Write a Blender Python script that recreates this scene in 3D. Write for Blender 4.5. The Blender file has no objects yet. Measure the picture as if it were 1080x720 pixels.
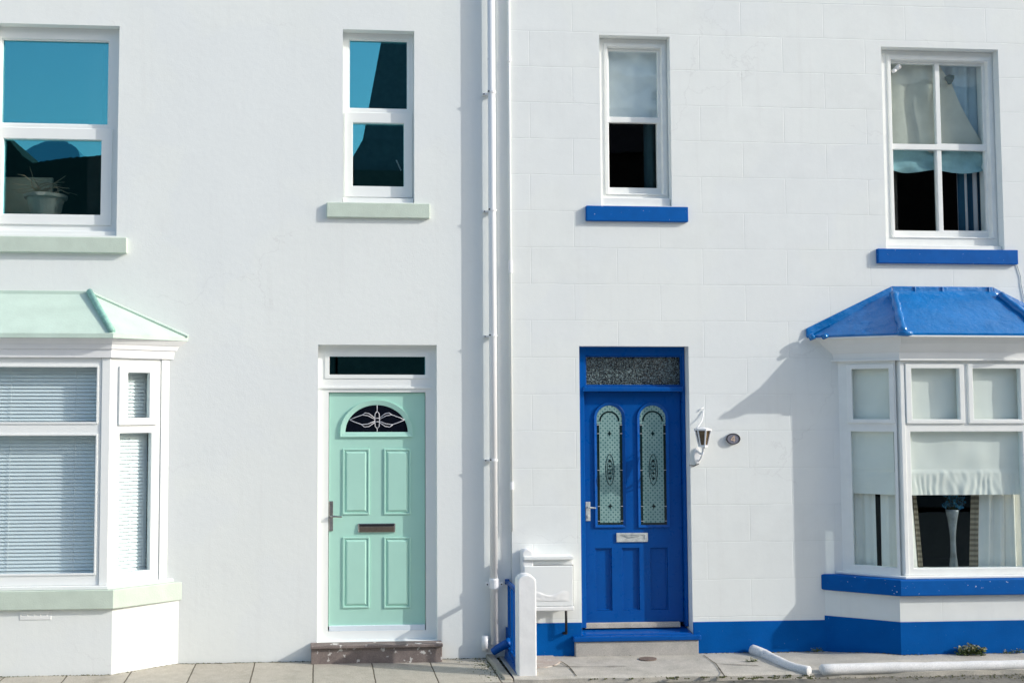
import bpy, bmesh, math, random
from mathutils import Vector, noise
random.seed(7)
R = math.radians
scn = bpy.context.scene
COL = scn.collection
PI = math.pi

# ------------------------------------------------------------------ camera
W0, H0 = 1080.0, 720.0
FPX = 1116.0
SHX = 0.112
PCX, PCY = 540 - SHX * W0, 360.0
YAW, PIT = math.atan((PCX - 335) / FPX), math.atan(65 / FPX)
DIST = 9.0
FW = Vector((math.sin(YAW) * math.cos(PIT), math.cos(YAW) * math.cos(PIT), math.sin(PIT)))
RT = Vector((math.cos(YAW), -math.sin(YAW), 0))
UP = RT.cross(FW)
def ray(px, py):
    return FW + RT * ((px - PCX) / FPX) + UP * ((PCY - py) / FPX)
CAM = Vector((-1.65, -DIST, 0))
_r = ray(540, 693); CAM.z = -(_r.z * DIST / _r.y)

class Basis:
    """a vertical face: u along it, d inward depth, z up"""
    def __init__(s, o, du, dn):
        s.o = Vector((o[0], o[1], 0)); s.du = Vector((du[0], du[1], 0)).normalized(); s.dn = Vector((dn[0], dn[1], 0)).normalized()
    def p(s, u, d, z):
        v = s.o + s.du * u + s.dn * d; v.z = z; return v
    def un(s, px, py, d=0.0):
        r = ray(px, py); q = s.o + s.dn * d
        t = (q - CAM).dot(s.dn) / r.dot(s.dn)
        h = CAM + r * t
        return ((h - s.o).dot(s.du), h.z)
    def rect(s, x0, y0, x1, y1, d=0.0):
        a = [s.un(x0, y0, d), s.un(x1, y0, d), s.un(x1, y1, d), s.un(x0, y1, d)]
        return ((a[0][0] + a[3][0]) / 2, (a[1][0] + a[2][0]) / 2, (a[2][1] + a[3][1]) / 2, (a[0][1] + a[1][1]) / 2)
WL = Basis((0, 0), (1, 0), (0, 1))
YR = -0.035
WR = Basis((0, YR), (1, 0), (0, 1))
def at(px, py, Y):
    r = ray(px, py); t = (Y - CAM.y) / r.y; return CAM + r * t
def on_z(px, py, z):
    r = ray(px, py); t = (z - CAM.z) / r.z; return CAM + r * t

# ------------------------------------------------------------------ materials
def nt(name):
    m = bpy.data.materials.new(name); m.use_nodes = True
    n = m.node_tree; n.nodes.clear()
    o = n.nodes.new('ShaderNodeOutputMaterial'); return m, n, o
def L(n, a, b): n.links.new(a, b)
def coords(n):
    return n.nodes.new('ShaderNodeTexCoord').outputs['Object']
def noise_n(n, co, scale, detail=4, rough=.55):
    t = n.nodes.new('ShaderNodeTexNoise'); t.inputs['Scale'].default_value = scale
    t.inputs['Detail'].default_value = detail; t.inputs['Roughness'].default_value = rough
    if co is not None: L(n, co, t.inputs['Vector'])
    return t
def ramp(n, src, p0, c0, p1, c1):
    r = n.nodes.new('ShaderNodeValToRGB'); e = r.color_ramp.elements
    e[0].position = p0; e[0].color = (*c0, 1); e[1].position = p1; e[1].color = (*c1, 1)
    L(n, src, r.inputs[0]); return r
def mixc(n, fac, a, b, mode='MIX'):
    m = n.nodes.new('ShaderNodeMix'); m.data_type = 'RGBA'; m.blend_type = mode
    if isinstance(fac, (int, float)): m.inputs[0].default_value = fac
    else: L(n, fac, m.inputs[0])
    for s, v in ((6, a), (7, b)):
        if isinstance(v, tuple): m.inputs[s].default_value = (*v, 1)
        else: L(n, v, m.inputs[s])
    return m.outputs[2]
def bump(n, h, strength, dist, prev=None):
    b = n.nodes.new('ShaderNodeBump'); b.inputs['Strength'].default_value = strength; b.inputs['Distance'].default_value = dist
    L(n, h, b.inputs['Height'])
    if prev is not None: L(n, prev, b.inputs['Normal'])
    return b.outputs[0]

def paint(name, col, rough=.45, var=.08, vscale=4, bscale=60, bstr=.15, bdist=.002, chips=0, chipcol=(.75, .75, .72), spec=.5, coat=0, chipscale=35):
    m, n, o = nt(name); p = n.nodes.new('ShaderNodeBsdfPrincipled'); co = coords(n)
    a = noise_n(n, co, vscale, 5)
    c = ramp(n, a.outputs[0], .3, tuple(x * (1 - var) for x in col), .7, tuple(min(1, x * (1 + var)) for x in col)).outputs[0]
    if chips:
        k = noise_n(n, co, chipscale, 6, .65)
        f = ramp(n, k.outputs[0], chips, (0, 0, 0), chips + .02, (1, 1, 1))
        c = mixc(n, f.outputs[0], c, chipcol)
    L(n, c, p.inputs['Base Color'])
    rr = ramp(n, noise_n(n, co, 18, 3).outputs[0], .3, (max(.05, rough - .08),) * 3, .7, (min(1, rough + .1),) * 3)
    L(n, rr.outputs[0], p.inputs['Roughness'])
    p.inputs['Specular IOR Level'].default_value = spec
    p.inputs['Coat Weight'].default_value = coat; p.inputs['Coat Roughness'].default_value = .12
    h = noise_n(n, co, bscale, 4)
    L(n, bump(n, h.outputs[0], bstr, bdist), p.inputs['Normal'])
    L(n, p.outputs[0], o.inputs[0]); return m

def wall_mat(name, blocks):
    m, n, o = nt(name); p = n.nodes.new('ShaderNodeBsdfPrincipled'); co = coords(n)
    base = (.818, .848, .828)
    a = noise_n(n, co, .9, 6); b = noise_n(n, co, 7, 6, .7)
    c = ramp(n, a.outputs[0], .3, tuple(x * .965 for x in base), .7, base).outputs[0]
    c = mixc(n, ramp(n, b.outputs[0], .55, (0, 0, 0), .8, (.35, .35, .35)).outputs[0], c, (.72, .73, .72))
    # faint vertical rain streaks
    mp = n.nodes.new('ShaderNodeMapping'); L(n, co, mp.inputs[0]); mp.inputs['Scale'].default_value = (9, 9, .5)
    st = noise_n(n, mp.outputs[0], 1.4, 5, .6)
    c = mixc(n, ramp(n, st.outputs[0], .56, (0, 0, 0), .8, (.3, .3, .3)).outputs[0], c, (.70, .71, .69))
    sz = n.nodes.new('ShaderNodeSeparateXYZ'); L(n, co, sz.inputs[0])
    spl = noise_n(n, co, 5, 6, .7); mh = n.nodes.new('ShaderNodeMath'); mh.operation = 'MULTIPLY_ADD'; L(n, spl.outputs[0], mh.inputs[0]); mh.inputs[1].default_value = -.55; L(n, sz.outputs[2], mh.inputs[2])
    c = mixc(n, ramp(n, mh.outputs[0], -.22, (.5, .5, .5), .02, (0, 0, 0)).outputs[0] if False else ramp(n, mh.outputs[0], 0, (0, 0, 0), .01, (0, 0, 0)).outputs[0], c, (.6, .6, .56))
    vc = n.nodes.new('ShaderNodeTexVoronoi'); vc.feature = 'DISTANCE_TO_EDGE'; vc.inputs['Scale'].default_value = .55
    wv = noise_n(n, co, 2.5, 6, .6); va = n.nodes.new('ShaderNodeVectorMath'); va.operation = 'MULTIPLY_ADD'; L(n, wv.outputs[1], va.inputs[0]); va.inputs[1].default_value = (.5, .5, .5); L(n, co, va.inputs[2]); L(n, va.outputs[0], vc.inputs['Vector'])
    ck = ramp(n, vc.outputs['Distance'], .0012, (.2, .2, .2), .003, (0, 0, 0)); gate = ramp(n, noise_n(n, co, .8, 2).outputs[0], .54, (0, 0, 0), .58, (1, 1, 1))
    c = mixc(n, mixc(n, 1.0, ck.outputs[0], gate.outputs[0], 'MULTIPLY'), c, (.5, .5, .5))
    pt = noise_n(n, co, .55, 3); c = mixc(n, ramp(n, pt.outputs[0], .50, (0, 0, 0), .53, (.3, .3, .3)).outputs[0], c, (.765, .80, .815))
    g = noise_n(n, co, 95, 5, .65); g2 = noise_n(n, co, 22, 4)
    nb = bump(n, g.outputs[0], .22 if not blocks else .12, .004)
    nb = bump(n, g2.outputs[0], .16 if not blocks else .10, .007, nb)
    lg = noise_n(n, co, 2.3, 3)
    nb = bump(n, lg.outputs[0], .15, .02, nb)
    if blocks:
        sx = n.nodes.new('ShaderNodeSeparateXYZ'); cx = n.nodes.new('ShaderNodeCombineXYZ'); L(n, co, sx.inputs[0])
        wob = noise_n(n, co, 3, 3); mm = n.nodes.new('ShaderNodeMath'); mm.operation = 'MULTIPLY_ADD'
        L(n, wob.outputs[0], mm.inputs[0]); mm.inputs[1].default_value = .02; L(n, sx.outputs[2], mm.inputs[2])
        L(n, sx.outputs[0], cx.inputs[0]); L(n, mm.outputs[0], cx.inputs[1])
        br = n.nodes.new('ShaderNodeTexBrick'); L(n, cx.outputs[0], br.inputs['Vector'])
        br.inputs['Scale'].default_value = 1; br.inputs['Brick Width'].default_value = .76; br.inputs['Row Height'].default_value = .317
        br.inputs['Mortar Size'].default_value = .0045; br.inputs['Mortar Smooth'].default_value = .6
        br.inputs['Color1'].default_value = (.965, .965, .965, 1); br.inputs['Color2'].default_value = (1, 1, 1, 1); br.inputs['Mortar'].default_value = (.94, .945, .945, 1)
        brk = noise_n(n, co, 5, 4)
        f = ramp(n, brk.outputs[0], .38, (0, 0, 0), .6, (1, 1, 1))
        c = mixc(n, f.outputs[0], c, mixc(n, 1.0, c, br.outputs['Color'], 'MULTIPLY'))
        inv = n.nodes.new('ShaderNodeMath'); inv.operation = 'SUBTRACT'; inv.inputs[0].default_value = 1; L(n, br.outputs['Fac'], inv.inputs[1])
        nb = bump(n, inv.outputs[0], .35, .004, nb)
    L(n, c, p.inputs['Base Color']); p.inputs['Roughness'].default_value = .85; p.inputs['Specular IOR Level'].default_value = .2
    L(n, nb, p.inputs['Normal']); L(n, p.outputs[0], o.inputs[0]); return m

def glass_mat(name, tint=(.97, 1, 1), refl=.08, through=.985, wave=0.0, rtint=(1, 1, 1)):
    m, n, o = nt(name)
    t = n.nodes.new('ShaderNodeBsdfTransparent'); t.inputs[0].default_value = (*(x * through for x in tint), 1)
    g = n.nodes.new('ShaderNodeBsdfGlossy'); g.inputs['Roughness'].default_value = 0.0; g.inputs[0].default_value = (*rtint, 1)
    lw = n.nodes.new('ShaderNodeLayerWeight'); lw.inputs[0].default_value = .5; pw = n.nodes.new('ShaderNodeMath'); pw.operation = 'POWER'; L(n, lw.outputs['Facing'], pw.inputs[0]); pw.inputs[1].default_value = 5
    ad = n.nodes.new('ShaderNodeMath'); ad.operation = 'MULTIPLY_ADD'; L(n, pw.outputs[0], ad.inputs[0]); ad.inputs[1].default_value = .9; ad.inputs[2].default_value = refl
    ad.use_clamp = True
    mx = n.nodes.new('ShaderNodeMixShader'); L(n, ad.outputs[0], mx.inputs[0]); L(n, t.outputs[0], mx.inputs[1]); L(n, g.outputs[0], mx.inputs[2])
    if wave:
        h = noise_n(n, coords(n), 3.0, 1); b = bump(n, h.outputs[0], wave, .004); L(n, b, g.inputs['Normal'])
    L(n, mx.outputs[0], o.inputs[0]); return m

def cloth_mat(name, col, trans=.35, stripes=None, var=.06, weave=400):
    m, n, o = nt(name); co = coords(n)
    d = n.nodes.new('ShaderNodeBsdfDiffuse'); t = n.nodes.new('ShaderNodeBsdfTranslucent'); mx = n.nodes.new('ShaderNodeMixShader'); mx.inputs[0].default_value = trans
    a = noise_n(n, co, 6, 4)
    c = ramp(n, a.outputs[0], .3, tuple(x * (1 - var) for x in col), .7, col).outputs[0]
    if stripes:
        w = n.nodes.new('ShaderNodeTexWave'); w.wave_type = 'BANDS'; w.bands_direction = stripes[2]; w.inputs['Scale'].default_value = stripes[1]; L(n, co, w.inputs['Vector'])
        c = mixc(n, ramp(n, w.outputs[0], .45, (0, 0, 0), .55, (1, 1, 1)).outputs[0], c, stripes[0])
    L(n, c, d.inputs[0]); L(n, c, t.inputs[0])
    b = bump(n, noise_n(n, co, weave, 2).outputs[0], .2, .001); L(n, b, d.inputs['Normal'])
    L(n, d.outputs[0], mx.inputs[1]); L(n, t.outputs[0], mx.inputs[2]); L(n, mx.outputs[0], o.inputs[0]); return m

def stone(name, c1, c2, scale=6, bstr=.5, bdist=.01, rough=.9, spots=None, sp=.68, sscale=30):
    m, n, o = nt(name); p = n.nodes.new('ShaderNodeBsdfPrincipled'); co = coords(n)
    a = noise_n(n, co, scale, 8, .65)
    c = ramp(n, a.outputs[0], .32, c1, .68, c2).outputs[0]
    sp2 = noise_n(n, co, 160, 3, .6)
    c = mixc(n, .35, c, ramp(n, sp2.outputs[0], .3, tuple(x * .45 for x in c1), .7, tuple(min(1, x * 1.35) for x in c2)).outputs[0])
    if spots:
        k = noise_n(n, co, sscale, 5, .55); c = mixc(n, ramp(n, k.outputs[0], sp, (0, 0, 0), sp + .03, (1, 1, 1)).outputs[0], c, spots)
    L(n, c, p.inputs['Base Color']); p.inputs['Roughness'].default_value = rough; p.inputs['Specular IOR Level'].default_value = .25
    nb = bump(n, a.outputs[0], bstr * .6, bdist); nb = bump(n, sp2.outputs[0], bstr, .003, nb)
    L(n, nb, p.inputs['Normal']); L(n, p.outputs[0], o.inputs[0]); return m

def metal(name, col, rough=.25):
    m, n, o = nt(name); p = n.nodes.new('ShaderNodeBsdfPrincipled'); co = coords(n)
    p.inputs['Metallic'].default_value = 1
    c = ramp(n, noise_n(n, co, 40, 4).outputs[0], .3, tuple(x * .75 for x in col), .7, col); L(n, c.outputs[0], p.inputs['Base Color'])
    p.inputs['Roughness'].default_value = rough; L(n, p.outputs[0], o.inputs[0]); return m

def flags_mat(name, bw, rh, ox, oy):
    m, n, o = nt(name); p = n.nodes.new('ShaderNodeBsdfPrincipled'); co = coords(n)
    mp = n.nodes.new('ShaderNodeMapping'); mp.inputs['Location'].default_value = (ox, oy, 0); L(n, co, mp.inputs[0])
    wob = noise_n(n, co, 9, 4); mv = n.nodes.new('ShaderNodeVectorMath'); mv.operation = 'MULTIPLY_ADD'
    L(n, wob.outputs[1], mv.inputs[0]); mv.inputs[1].default_value = (.012, .012, 0); L(n, mp.outputs[0], mv.inputs[2])
    br = n.nodes.new('ShaderNodeTexBrick'); L(n, mv.outputs[0], br.inputs['Vector']); br.offset = 0
    br.inputs['Scale'].default_value = 1; br.inputs['Brick Width'].default_value = bw; br.inputs['Row Height'].default_value = rh
    br.inputs['Mortar Size'].default_value = .006; br.inputs['Mortar Smooth'].default_value = .3
    br.inputs['Color1'].default_value = (.46, .425, .36, 1); br.inputs['Color2'].default_value = (.53, .495, .42, 1); br.inputs['Mortar'].default_value = (.12, .105, .08, 1)
    a = noise_n(n, co, 11, 7, .7); a2 = noise_n(n, co, 170, 3)
    c = mixc(n, 1.0, br.outputs[0], ramp(n, a.outputs[0], .3, (.72, .70, .66), .65, (1.05, 1.05, 1.05)).outputs[0], 'MULTIPLY')
    c = mixc(n, .5, c, ramp(n, a2.outputs[0], .35, (.25, .23, .19), .65, (.68, .64, .55)).outputs[0], 'MIX')
    c = mixc(n, br.outputs['Fac'], c, (.12, .105, .08))
    st = noise_n(n, co, 2.6, 5, .6)
    c = mixc(n, ramp(n, st.outputs[0], .55, (0, 0, 0), .75, (.45, .45, .45)).outputs[0], c, (.17, .16, .12))
    L(n, c, p.inputs['Base Color']); p.inputs['Roughness'].default_value = .92; p.inputs['Specular IOR Level'].default_value = .2
    inv = n.nodes.new('ShaderNodeMath'); inv.operation = 'SUBTRACT'; inv.inputs[0].default_value = 1; L(n, br.outputs['Fac'], inv.inputs[1])
    nb = bump(n, inv.outputs[0], .7, .008); nb = bump(n, a2.outputs[0], .6, .003, nb); nb = bump(n, a.outputs[0], .3, .012, nb)
    L(n, nb, p.inputs['Normal']); L(n, p.outputs[0], o.inputs[0]); return m

def obscure_mat(name, base, dark, scale, thr):
    m, n, o = nt(name); p = n.nodes.new('ShaderNodeBsdfPrincipled'); co = coords(n)
    v = n.nodes.new('ShaderNodeTexVoronoi'); v.inputs['Scale'].default_value = scale; L(n, co, v.inputs['Vector'])
    k = noise_n(n, co, scale * 1.3, 3, .6)
    c = ramp(n, k.outputs[0], thr - .1, dark, thr + .1, base)
    L(n, c.outputs[0], p.inputs['Base Color']); p.inputs['Roughness'].default_value = .12
    L(n, bump(n, v.outputs['Distance'], .8, .006), p.inputs['Normal']); L(n, p.outputs[0], o.inputs[0]); return m

def pattern_glass(name):
    """pale frosted glass printed with a small diaper of darker dots"""
    m, n, o = nt(name); p = n.nodes.new('ShaderNodeBsdfPrincipled'); co = coords(n)
    mp = n.nodes.new('ShaderNodeMapping'); mp.inputs['Rotation'].default_value = (0, R(45), 0); L(n, co, mp.inputs[0])
    sx = n.nodes.new('ShaderNodeSeparateXYZ'); L(n, mp.outputs[0], sx.inputs[0])
    cx = n.nodes.new('ShaderNodeCombineXYZ'); L(n, sx.outputs[0], cx.inputs[0]); L(n, sx.outputs[2], cx.inputs[1])
    v = n.nodes.new('ShaderNodeTexVoronoi'); v.voronoi_dimensions = '2D'; v.inputs['Scale'].default_value = 34; v.inputs['Randomness'].default_value = .0; L(n, cx.outputs[0], v.inputs['Vector'])
    f = ramp(n, v.outputs['Distance'], .22, (1, 1, 1), .34, (0, 0, 0))
    f2 = ramp(n, v.outputs['Distance'], .50, (0, 0, 0), .62, (.55, .55, .55))
    a = noise_n(n, co, 9, 4)
    c = ramp(n, a.outputs[0], .3, (.20, .33, .32), .7, (.29, .43, .41)).outputs[0]
    c = mixc(n, f.outputs[0], c, (.07, .18, .19)); c = mixc(n, f2.outputs[0], c, (.10, .23, .24))
    L(n, c, p.inputs['Base Color']); p.inputs['Roughness'].default_value = .25
    L(n, bump(n, noise_n(n, co, 200, 2).outputs[0], .3, .001), p.inputs['Normal'])
    L(n, p.outputs[0], o.inputs[0]); return m

M = dict(
    wall_l=wall_mat('white_roughcast', False), wall_r=wall_mat('white_block_paint', True),
    white=paint('white_gloss', (.82, .83, .84), .35, .02, 5, 30, .06), upvc=paint('white_plastic', (.84, .865, .85), .42, .01, 3, 20, .01, spec=.25),
    owhite=paint('old_white_paint', (.84, .86, .84), .5, .03, 9, 40, .06, spec=.25, chips=.78, chipcol=(.5, .47, .42)),
    offwhite=paint('cream_white_paint', (.83, .84, .825), .6, .03, 6, 40, .08, spec=.25),
    sage=paint('sage_green_masonry', (.56, .65, .56), .75, .06, 8, 90, .45, .004, chips=.70, chipcol=(.62, .68, .6)),
    mint_roof=paint('pale_mint_roof', (.53, .66, .575), .65, .07, 5, 60, .3, .004), teal=paint('teal_hip', (.26, .50, .43), .6, .2, 30, 60, .4, .004),
    mint=paint('mint_door', (.42, .71, .605), .42, .03, 3, 220, .12, .001, spec=.3),
    blue=paint('blue_gloss', (.0004, .080, .34), .32, .05, 6, 14, 0.03, .003, chips=.90, chipcol=(.10, .25, .5), spec=.2, coat=.03),
    blue_sill=paint('blue_sill_paint', (.0005, .100, .385), .6, .08, 10, 60, .25, .003, spec=.1, chips=.665, chipcol=(.65, .72, .78), chipscale=28),
    blue_masonry=paint('blue_masonry', (.0005, .092, .355), .8, .10, 4, 80, .3, .004, spec=.06, chips=.69, chipcol=(.1, .22, .42)),
    blue_roof=paint('blue_roof_paint', (.001, .158, .46), .19, .10, 4, 6, .5, .035, chips=.75, chipcol=(.2, .42, .62), coat=.2),
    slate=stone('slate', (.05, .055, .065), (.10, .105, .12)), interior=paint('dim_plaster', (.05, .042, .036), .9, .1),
    glass_dg=glass_mat('double_glazing', refl=.29, rtint=(.25, .90, 1)), glass_old=glass_mat('old_window_glass', refl=.015, wave=.35),
    glass_bay=glass_mat('bay_glass', refl=.012, rtint=(.7, .92, 1)),
    dark_glass=paint('dark_glass', (.004, .006, .012), .08, .02), obscure=obscure_mat('hammered_glass', (.20, .27, .27), (.006, .012, .014), 75, .56),
    pattern=pattern_glass('etched_glass'), lead=paint('lead_cames', (.62, .62, .66), .4, .05), darklead=paint('dark_glass_band', (.004, .018, .02), .2, .05),
    chrome=metal('brushed_steel', (.62, .60, .57), .22), brass=metal('dull_bronze', (.36, .30, .24), .3), alu=metal('aluminium_strip', (.75, .8, .85), .35), black=paint('black_rubber', (.008, .008, .009), .5, .1),
    step=stone('dark_step_stone', (.15, .12, .11), (.30, .25, .23), 7, .5, .01, spots=(.62, .60, .57), sp=.61, sscale=16),
    concrete=stone('grey_concrete', (.36, .35, .33), (.52, .50, .465), 8, .4, .008, spots=(.13, .12, .10), sp=.73, sscale=9),
    forecourt=stone('forecourt_concrete', (.35, .335, .29), (.56, .53, .47), 5, .5, .012, spots=(.10, .09, .06), sp=.70, sscale=5),
    tarmac=stone('tarmac', (.13, .125, .11), (.24, .23, .20), 12, .9, .01), asphalt=stone('pale_asphalt', (.36, .36, .345), (.46, .455, .44), 4, .6, .01),  # unseen road made paler than tarmac to bounce fill light onto the fronts
    kerb=stone('limewashed_kerb', (.66, .67, .66), (.80, .80, .79), 9, .5, .01, spots=(.30, .28, .24), sp=.70, sscale=18),
    post=paint('white_post', (.82, .83, .83), .6, .04, 12, 30, .15, .006, spec=.2, chips=.76, chipcol=(.55, .54, .5)),
    flags=flags_mat('beige_flags', .484, .78, 1.67, .0), wood=stone('weathered_wood', (.38, .34, .28), (.62, .57, .48), 12, .4, .004),
    blind=paint('white_slats', (.86, .90, .92), .45, .04), roman=cloth_mat('white_cotton', (.88, .91, .92), .05, weave=60), cream=cloth_mat('cream_cotton', (.95, .925, .86), .03, weave=60),
    festoon=cloth_mat('grey_gauze', (.66, .655, .58), .12, var=.15), swag=cloth_mat('teal_gauze', (.36, .58, .62), .1, var=.3), net=cloth_mat('blue_net', (.58, .74, .84), .15),
    stripe=cloth_mat('striped_cotton', (.62, .60, .62), .2, ((.03, .10, .17), 3.6, 'X')), tartan=cloth_mat('tartan_braid', (.36, .31, .23), .1, ((.20, .165, .12), 7, 'Z')),
    lampglass=paint('amber_lamp_glass', (.10, .065, .03), .1, .5, 30), plaque=paint('slate_plaque', (.21, .21, .26), .4, .2, 40), digit=paint('tan_digit', (.62, .47, .36), .5, .05),
    pot=stone('grey_pot', (.34, .36, .32), (.52, .53, .47), 8), twig=paint('dry_twig', (.62, .48, .33), .9, .2), board=paint('pale_board', (.80, .80, .64), .8, .15, 6),
    leaf=paint('weed_leaf', (.10, .14, .035), .7, .35, 40), petal=paint('weed_flower', (.60, .56, .36), .7, .15, 40), moss=paint('moss_green', (.09, .10, .035), .95, .4, 30, 120, 1, .01),
    flower=paint('blue_petal', (.03, .19, .33), .6, .3, 40), vase=paint('grey_glass_vase', (.22, .24, .25), .08, .35, 9),
    dstone=stone('sooty_stone', (.030, .027, .024), (.07, .062, .054)), hill=stone('heather_hill', (.08, .20, .30), (.11, .25, .36), .02), wood_dark=stone('dark_wood', (.008, .010, .008), (.02, .022, .016), .6),  # hill: haze painted in as blue; dstone kept dark for the window reflections
    kerbstone=stone('old_kerbstone', (.30, .28, .23), (.46, .43, .36), 9, .6, .012), rust=paint('iron_lid', (.16, .12, .10), .8, .3, 60), cable=paint('grey_cable', (.45, .5, .52), .6, .05),
    grime=paint('joint_grime', (.09, .08, .06), .95, .3), darkseal=paint('grey_seal', (.20, .21, .21), .6, .1), silver=paint('satin_silver', (.50, .53, .52), .3, .2, 30, spec=.8), palestrip=paint('pale_strip', (.72, .80, .86), .35, .04), pink=stone('worn_pink_patch', (.40, .31, .26), (.52, .47, .41), 16, spots=(.5, .47, .42), sp=.55, sscale=20),
)

# ------------------------------------------------------------------ mesh helpers
class MB:
    def __init__(s): s.v = []; s.f = []
    def add(s, vs, fs):
        k = len(s.v); s.v += [Vector(x) for x in vs]; s.f += [tuple(i + k for i in f) for f in fs]
    def hexa(s, b, t):
        s.add(list(b) + list(t), [(3, 2, 1, 0), (4, 5, 6, 7), (0, 1, 5, 4), (1, 2, 6, 5), (2, 3, 7, 6), (3, 0, 4, 7)])
    def box(s, x0, x1, y0, y1, z0, z1):
        s.hexa([(x0, y0, z0), (x1, y0, z0), (x1, y1, z0), (x0, y1, z0)], [(x0, y0, z1), (x1, y0, z1), (x1, y1, z1), (x0, y1, z1)])
    def bbox(s, B, u0, u1, d0, d1, z0, z1):
        s.hexa([B.p(u0, d0, z0), B.p(u1, d0, z0), B.p(u1, d1, z0), B.p(u0, d1, z0)], [B.p(u0, d0, z1), B.p(u1, d0, z1), B.p(u1, d1, z1), B.p(u0, d1, z1)])
    def frust(s, B, a, da, b, db):
        """raised field: rect a at depth da (back) narrowing to rect b at depth db (front)"""
        q = lambda r, d: [B.p(r[0], d, r[2]), B.p(r[1], d, r[2]), B.p(r[1], d, r[3]), B.p(r[0], d, r[3])]
        s.hexa(q(a, da), q(b, db))
    def prism(s, pts, z0, z1):
        n = len(pts)
        s.add([(p[0], p[1], z0) for p in pts] + [(p[0], p[1], z1) for p in pts],
              [tuple(range(n - 1, -1, -1)), tuple(range(n, 2 * n))] + [(i, (i + 1) % n, n + (i + 1) % n, n + i) for i in range(n)])
    def loft(s, p0, z0, p1, z1):
        n = len(p0)
        s.add([(p[0], p[1], z0) for p in p0] + [(p[0], p[1], z1) for p in p1],
              [tuple(range(n - 1, -1, -1)), tuple(range(n, 2 * n))] + [(i, (i + 1) % n, n + (i + 1) % n, n + i) for i in range(n)])
    def fprism(s, B, pts, d0, d1):
        n = len(pts)
        s.add([B.p(u, d0, z) for u, z in pts] + [B.p(u, d1, z) for u, z in pts],
              [tuple(range(n - 1, -1, -1)), tuple(range(n, 2 * n))] + [(i, (i + 1) % n, n + (i + 1) % n, n + i) for i in range(n)])
    def fring(s, B, po, pi, d0, d1, d0i=None):
        n = len(po); d0i = d0 if d0i is None else d0i
        vs = [B.p(u, d0, z) for u, z in po] + [B.p(u, d0i, z) for u, z in pi] + [B.p(u, d1, z) for u, z in po] + [B.p(u, d1, z) for u, z in pi]
        fs = []
        for i in range(n):
            j = (i + 1) % n
            fs += [(i, j, n + j, n + i), (2 * n + j, 2 * n + i, 3 * n + i, 3 * n + j), (j, i, 2 * n + i, 2 * n + j), (n + i, n + j, 3 * n + j, 3 * n + i)]
        s.add(vs, fs)
    def holed(s, B, u0, u1, z0, z1, holes, d0, d1):
        us = sorted({u0, u1, *[h[0] for h in holes], *[h[1] for h in holes]}); zs = sorted({z0, z1, *[h[2] for h in holes], *[h[3] for h in holes]})
        us = [u for u in us if u0 - 1e-6 <= u <= u1 + 1e-6]; zs = [z for z in zs if z0 - 1e-6 <= z <= z1 + 1e-6]
        nu, nz = len(us) - 1, len(zs) - 1
        solid = [[True] * nz for _ in range(nu)]
        for i in range(nu):
            for j in range(nz):
                cu, cz = (us[i] + us[i + 1]) / 2, (zs[j] + zs[j + 1]) / 2
                if any(h[0] < cu < h[1] and h[2] < cz < h[3] for h in holes): solid[i][j] = False
        k = len(s.v); idx = {}
        def V(i, j, d):
            key = (i, j, d)
            if key not in idx:
                idx[key] = len(s.v); s.v.append(B.p(us[i], d0 if d == 0 else d1, zs[j]))
            return idx[key]
        ok = lambda i, j: 0 <= i < nu and 0 <= j < nz and solid[i][j]
        for i in range(nu):
            for j in range(nz):
                if not solid[i][j]: continue
                s.f.append((V(i, j, 0), V(i + 1, j, 0), V(i + 1, j + 1, 0), V(i, j + 1, 0)))
                s.f.append((V(i, j + 1, 1), V(i + 1, j + 1, 1), V(i + 1, j, 1), V(i, j, 1)))
                if not ok(i - 1, j): s.f.append((V(i, j, 0), V(i, j + 1, 0), V(i, j + 1, 1), V(i, j, 1)))
                if not ok(i + 1, j): s.f.append((V(i + 1, j, 0), V(i + 1, j, 1), V(i + 1, j + 1, 1), V(i + 1, j + 1, 0)))
                if not ok(i, j - 1): s.f.append((V(i, j, 0), V(i, j, 1), V(i + 1, j, 1), V(i + 1, j, 0)))
                if not ok(i, j + 1): s.f.append((V(i, j + 1, 0), V(i + 1, j + 1, 0), V(i + 1, j + 1, 1), V(i, j + 1, 1)))
    def tube(s, pts, r, n=10, caps=True):
        pts = [Vector(p) for p in pts]; rs = r if isinstance(r, (list, tuple)) else [r] * len(pts)
        k = len(s.v); prev = None
        for i, p in enumerate(pts):
            t = (pts[min(i + 1, len(pts) - 1)] - pts[max(i - 1, 0)]).normalized()
            a = prev - t * prev.dot(t) if prev is not None else t.orthogonal()
            if a.length < 1e-6: a = t.orthogonal()
            a.normalize(); prev = a; b = t.cross(a)
            for j in range(n):
                an = 2 * PI * j / n; s.v.append(p + (a * math.cos(an) + b * math.sin(an)) * rs[i])
        for i in range(len(pts) - 1):
            for j in range(n):
                j2 = (j + 1) % n; s.f.append((k + i * n + j, k + i * n + j2, k + (i + 1) * n + j2, k + (i + 1) * n + j))
        if caps:
            s.f.append(tuple(k + j for j in range(n - 1, -1, -1))); e = k + (len(pts) - 1) * n; s.f.append(tuple(e + j for j in range(n)))
    def grid(s, fn, nu, nv):
        k = len(s.v)
        for i in range(nu + 1):
            for j in range(nv + 1): s.v.append(Vector(fn(i / nu, j / nv)))
        for i in range(nu):
            for j in range(nv):
                a = k + i * (nv + 1) + j; s.f.append((a, a + nv + 1, a + nv + 2, a + 1))
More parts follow.
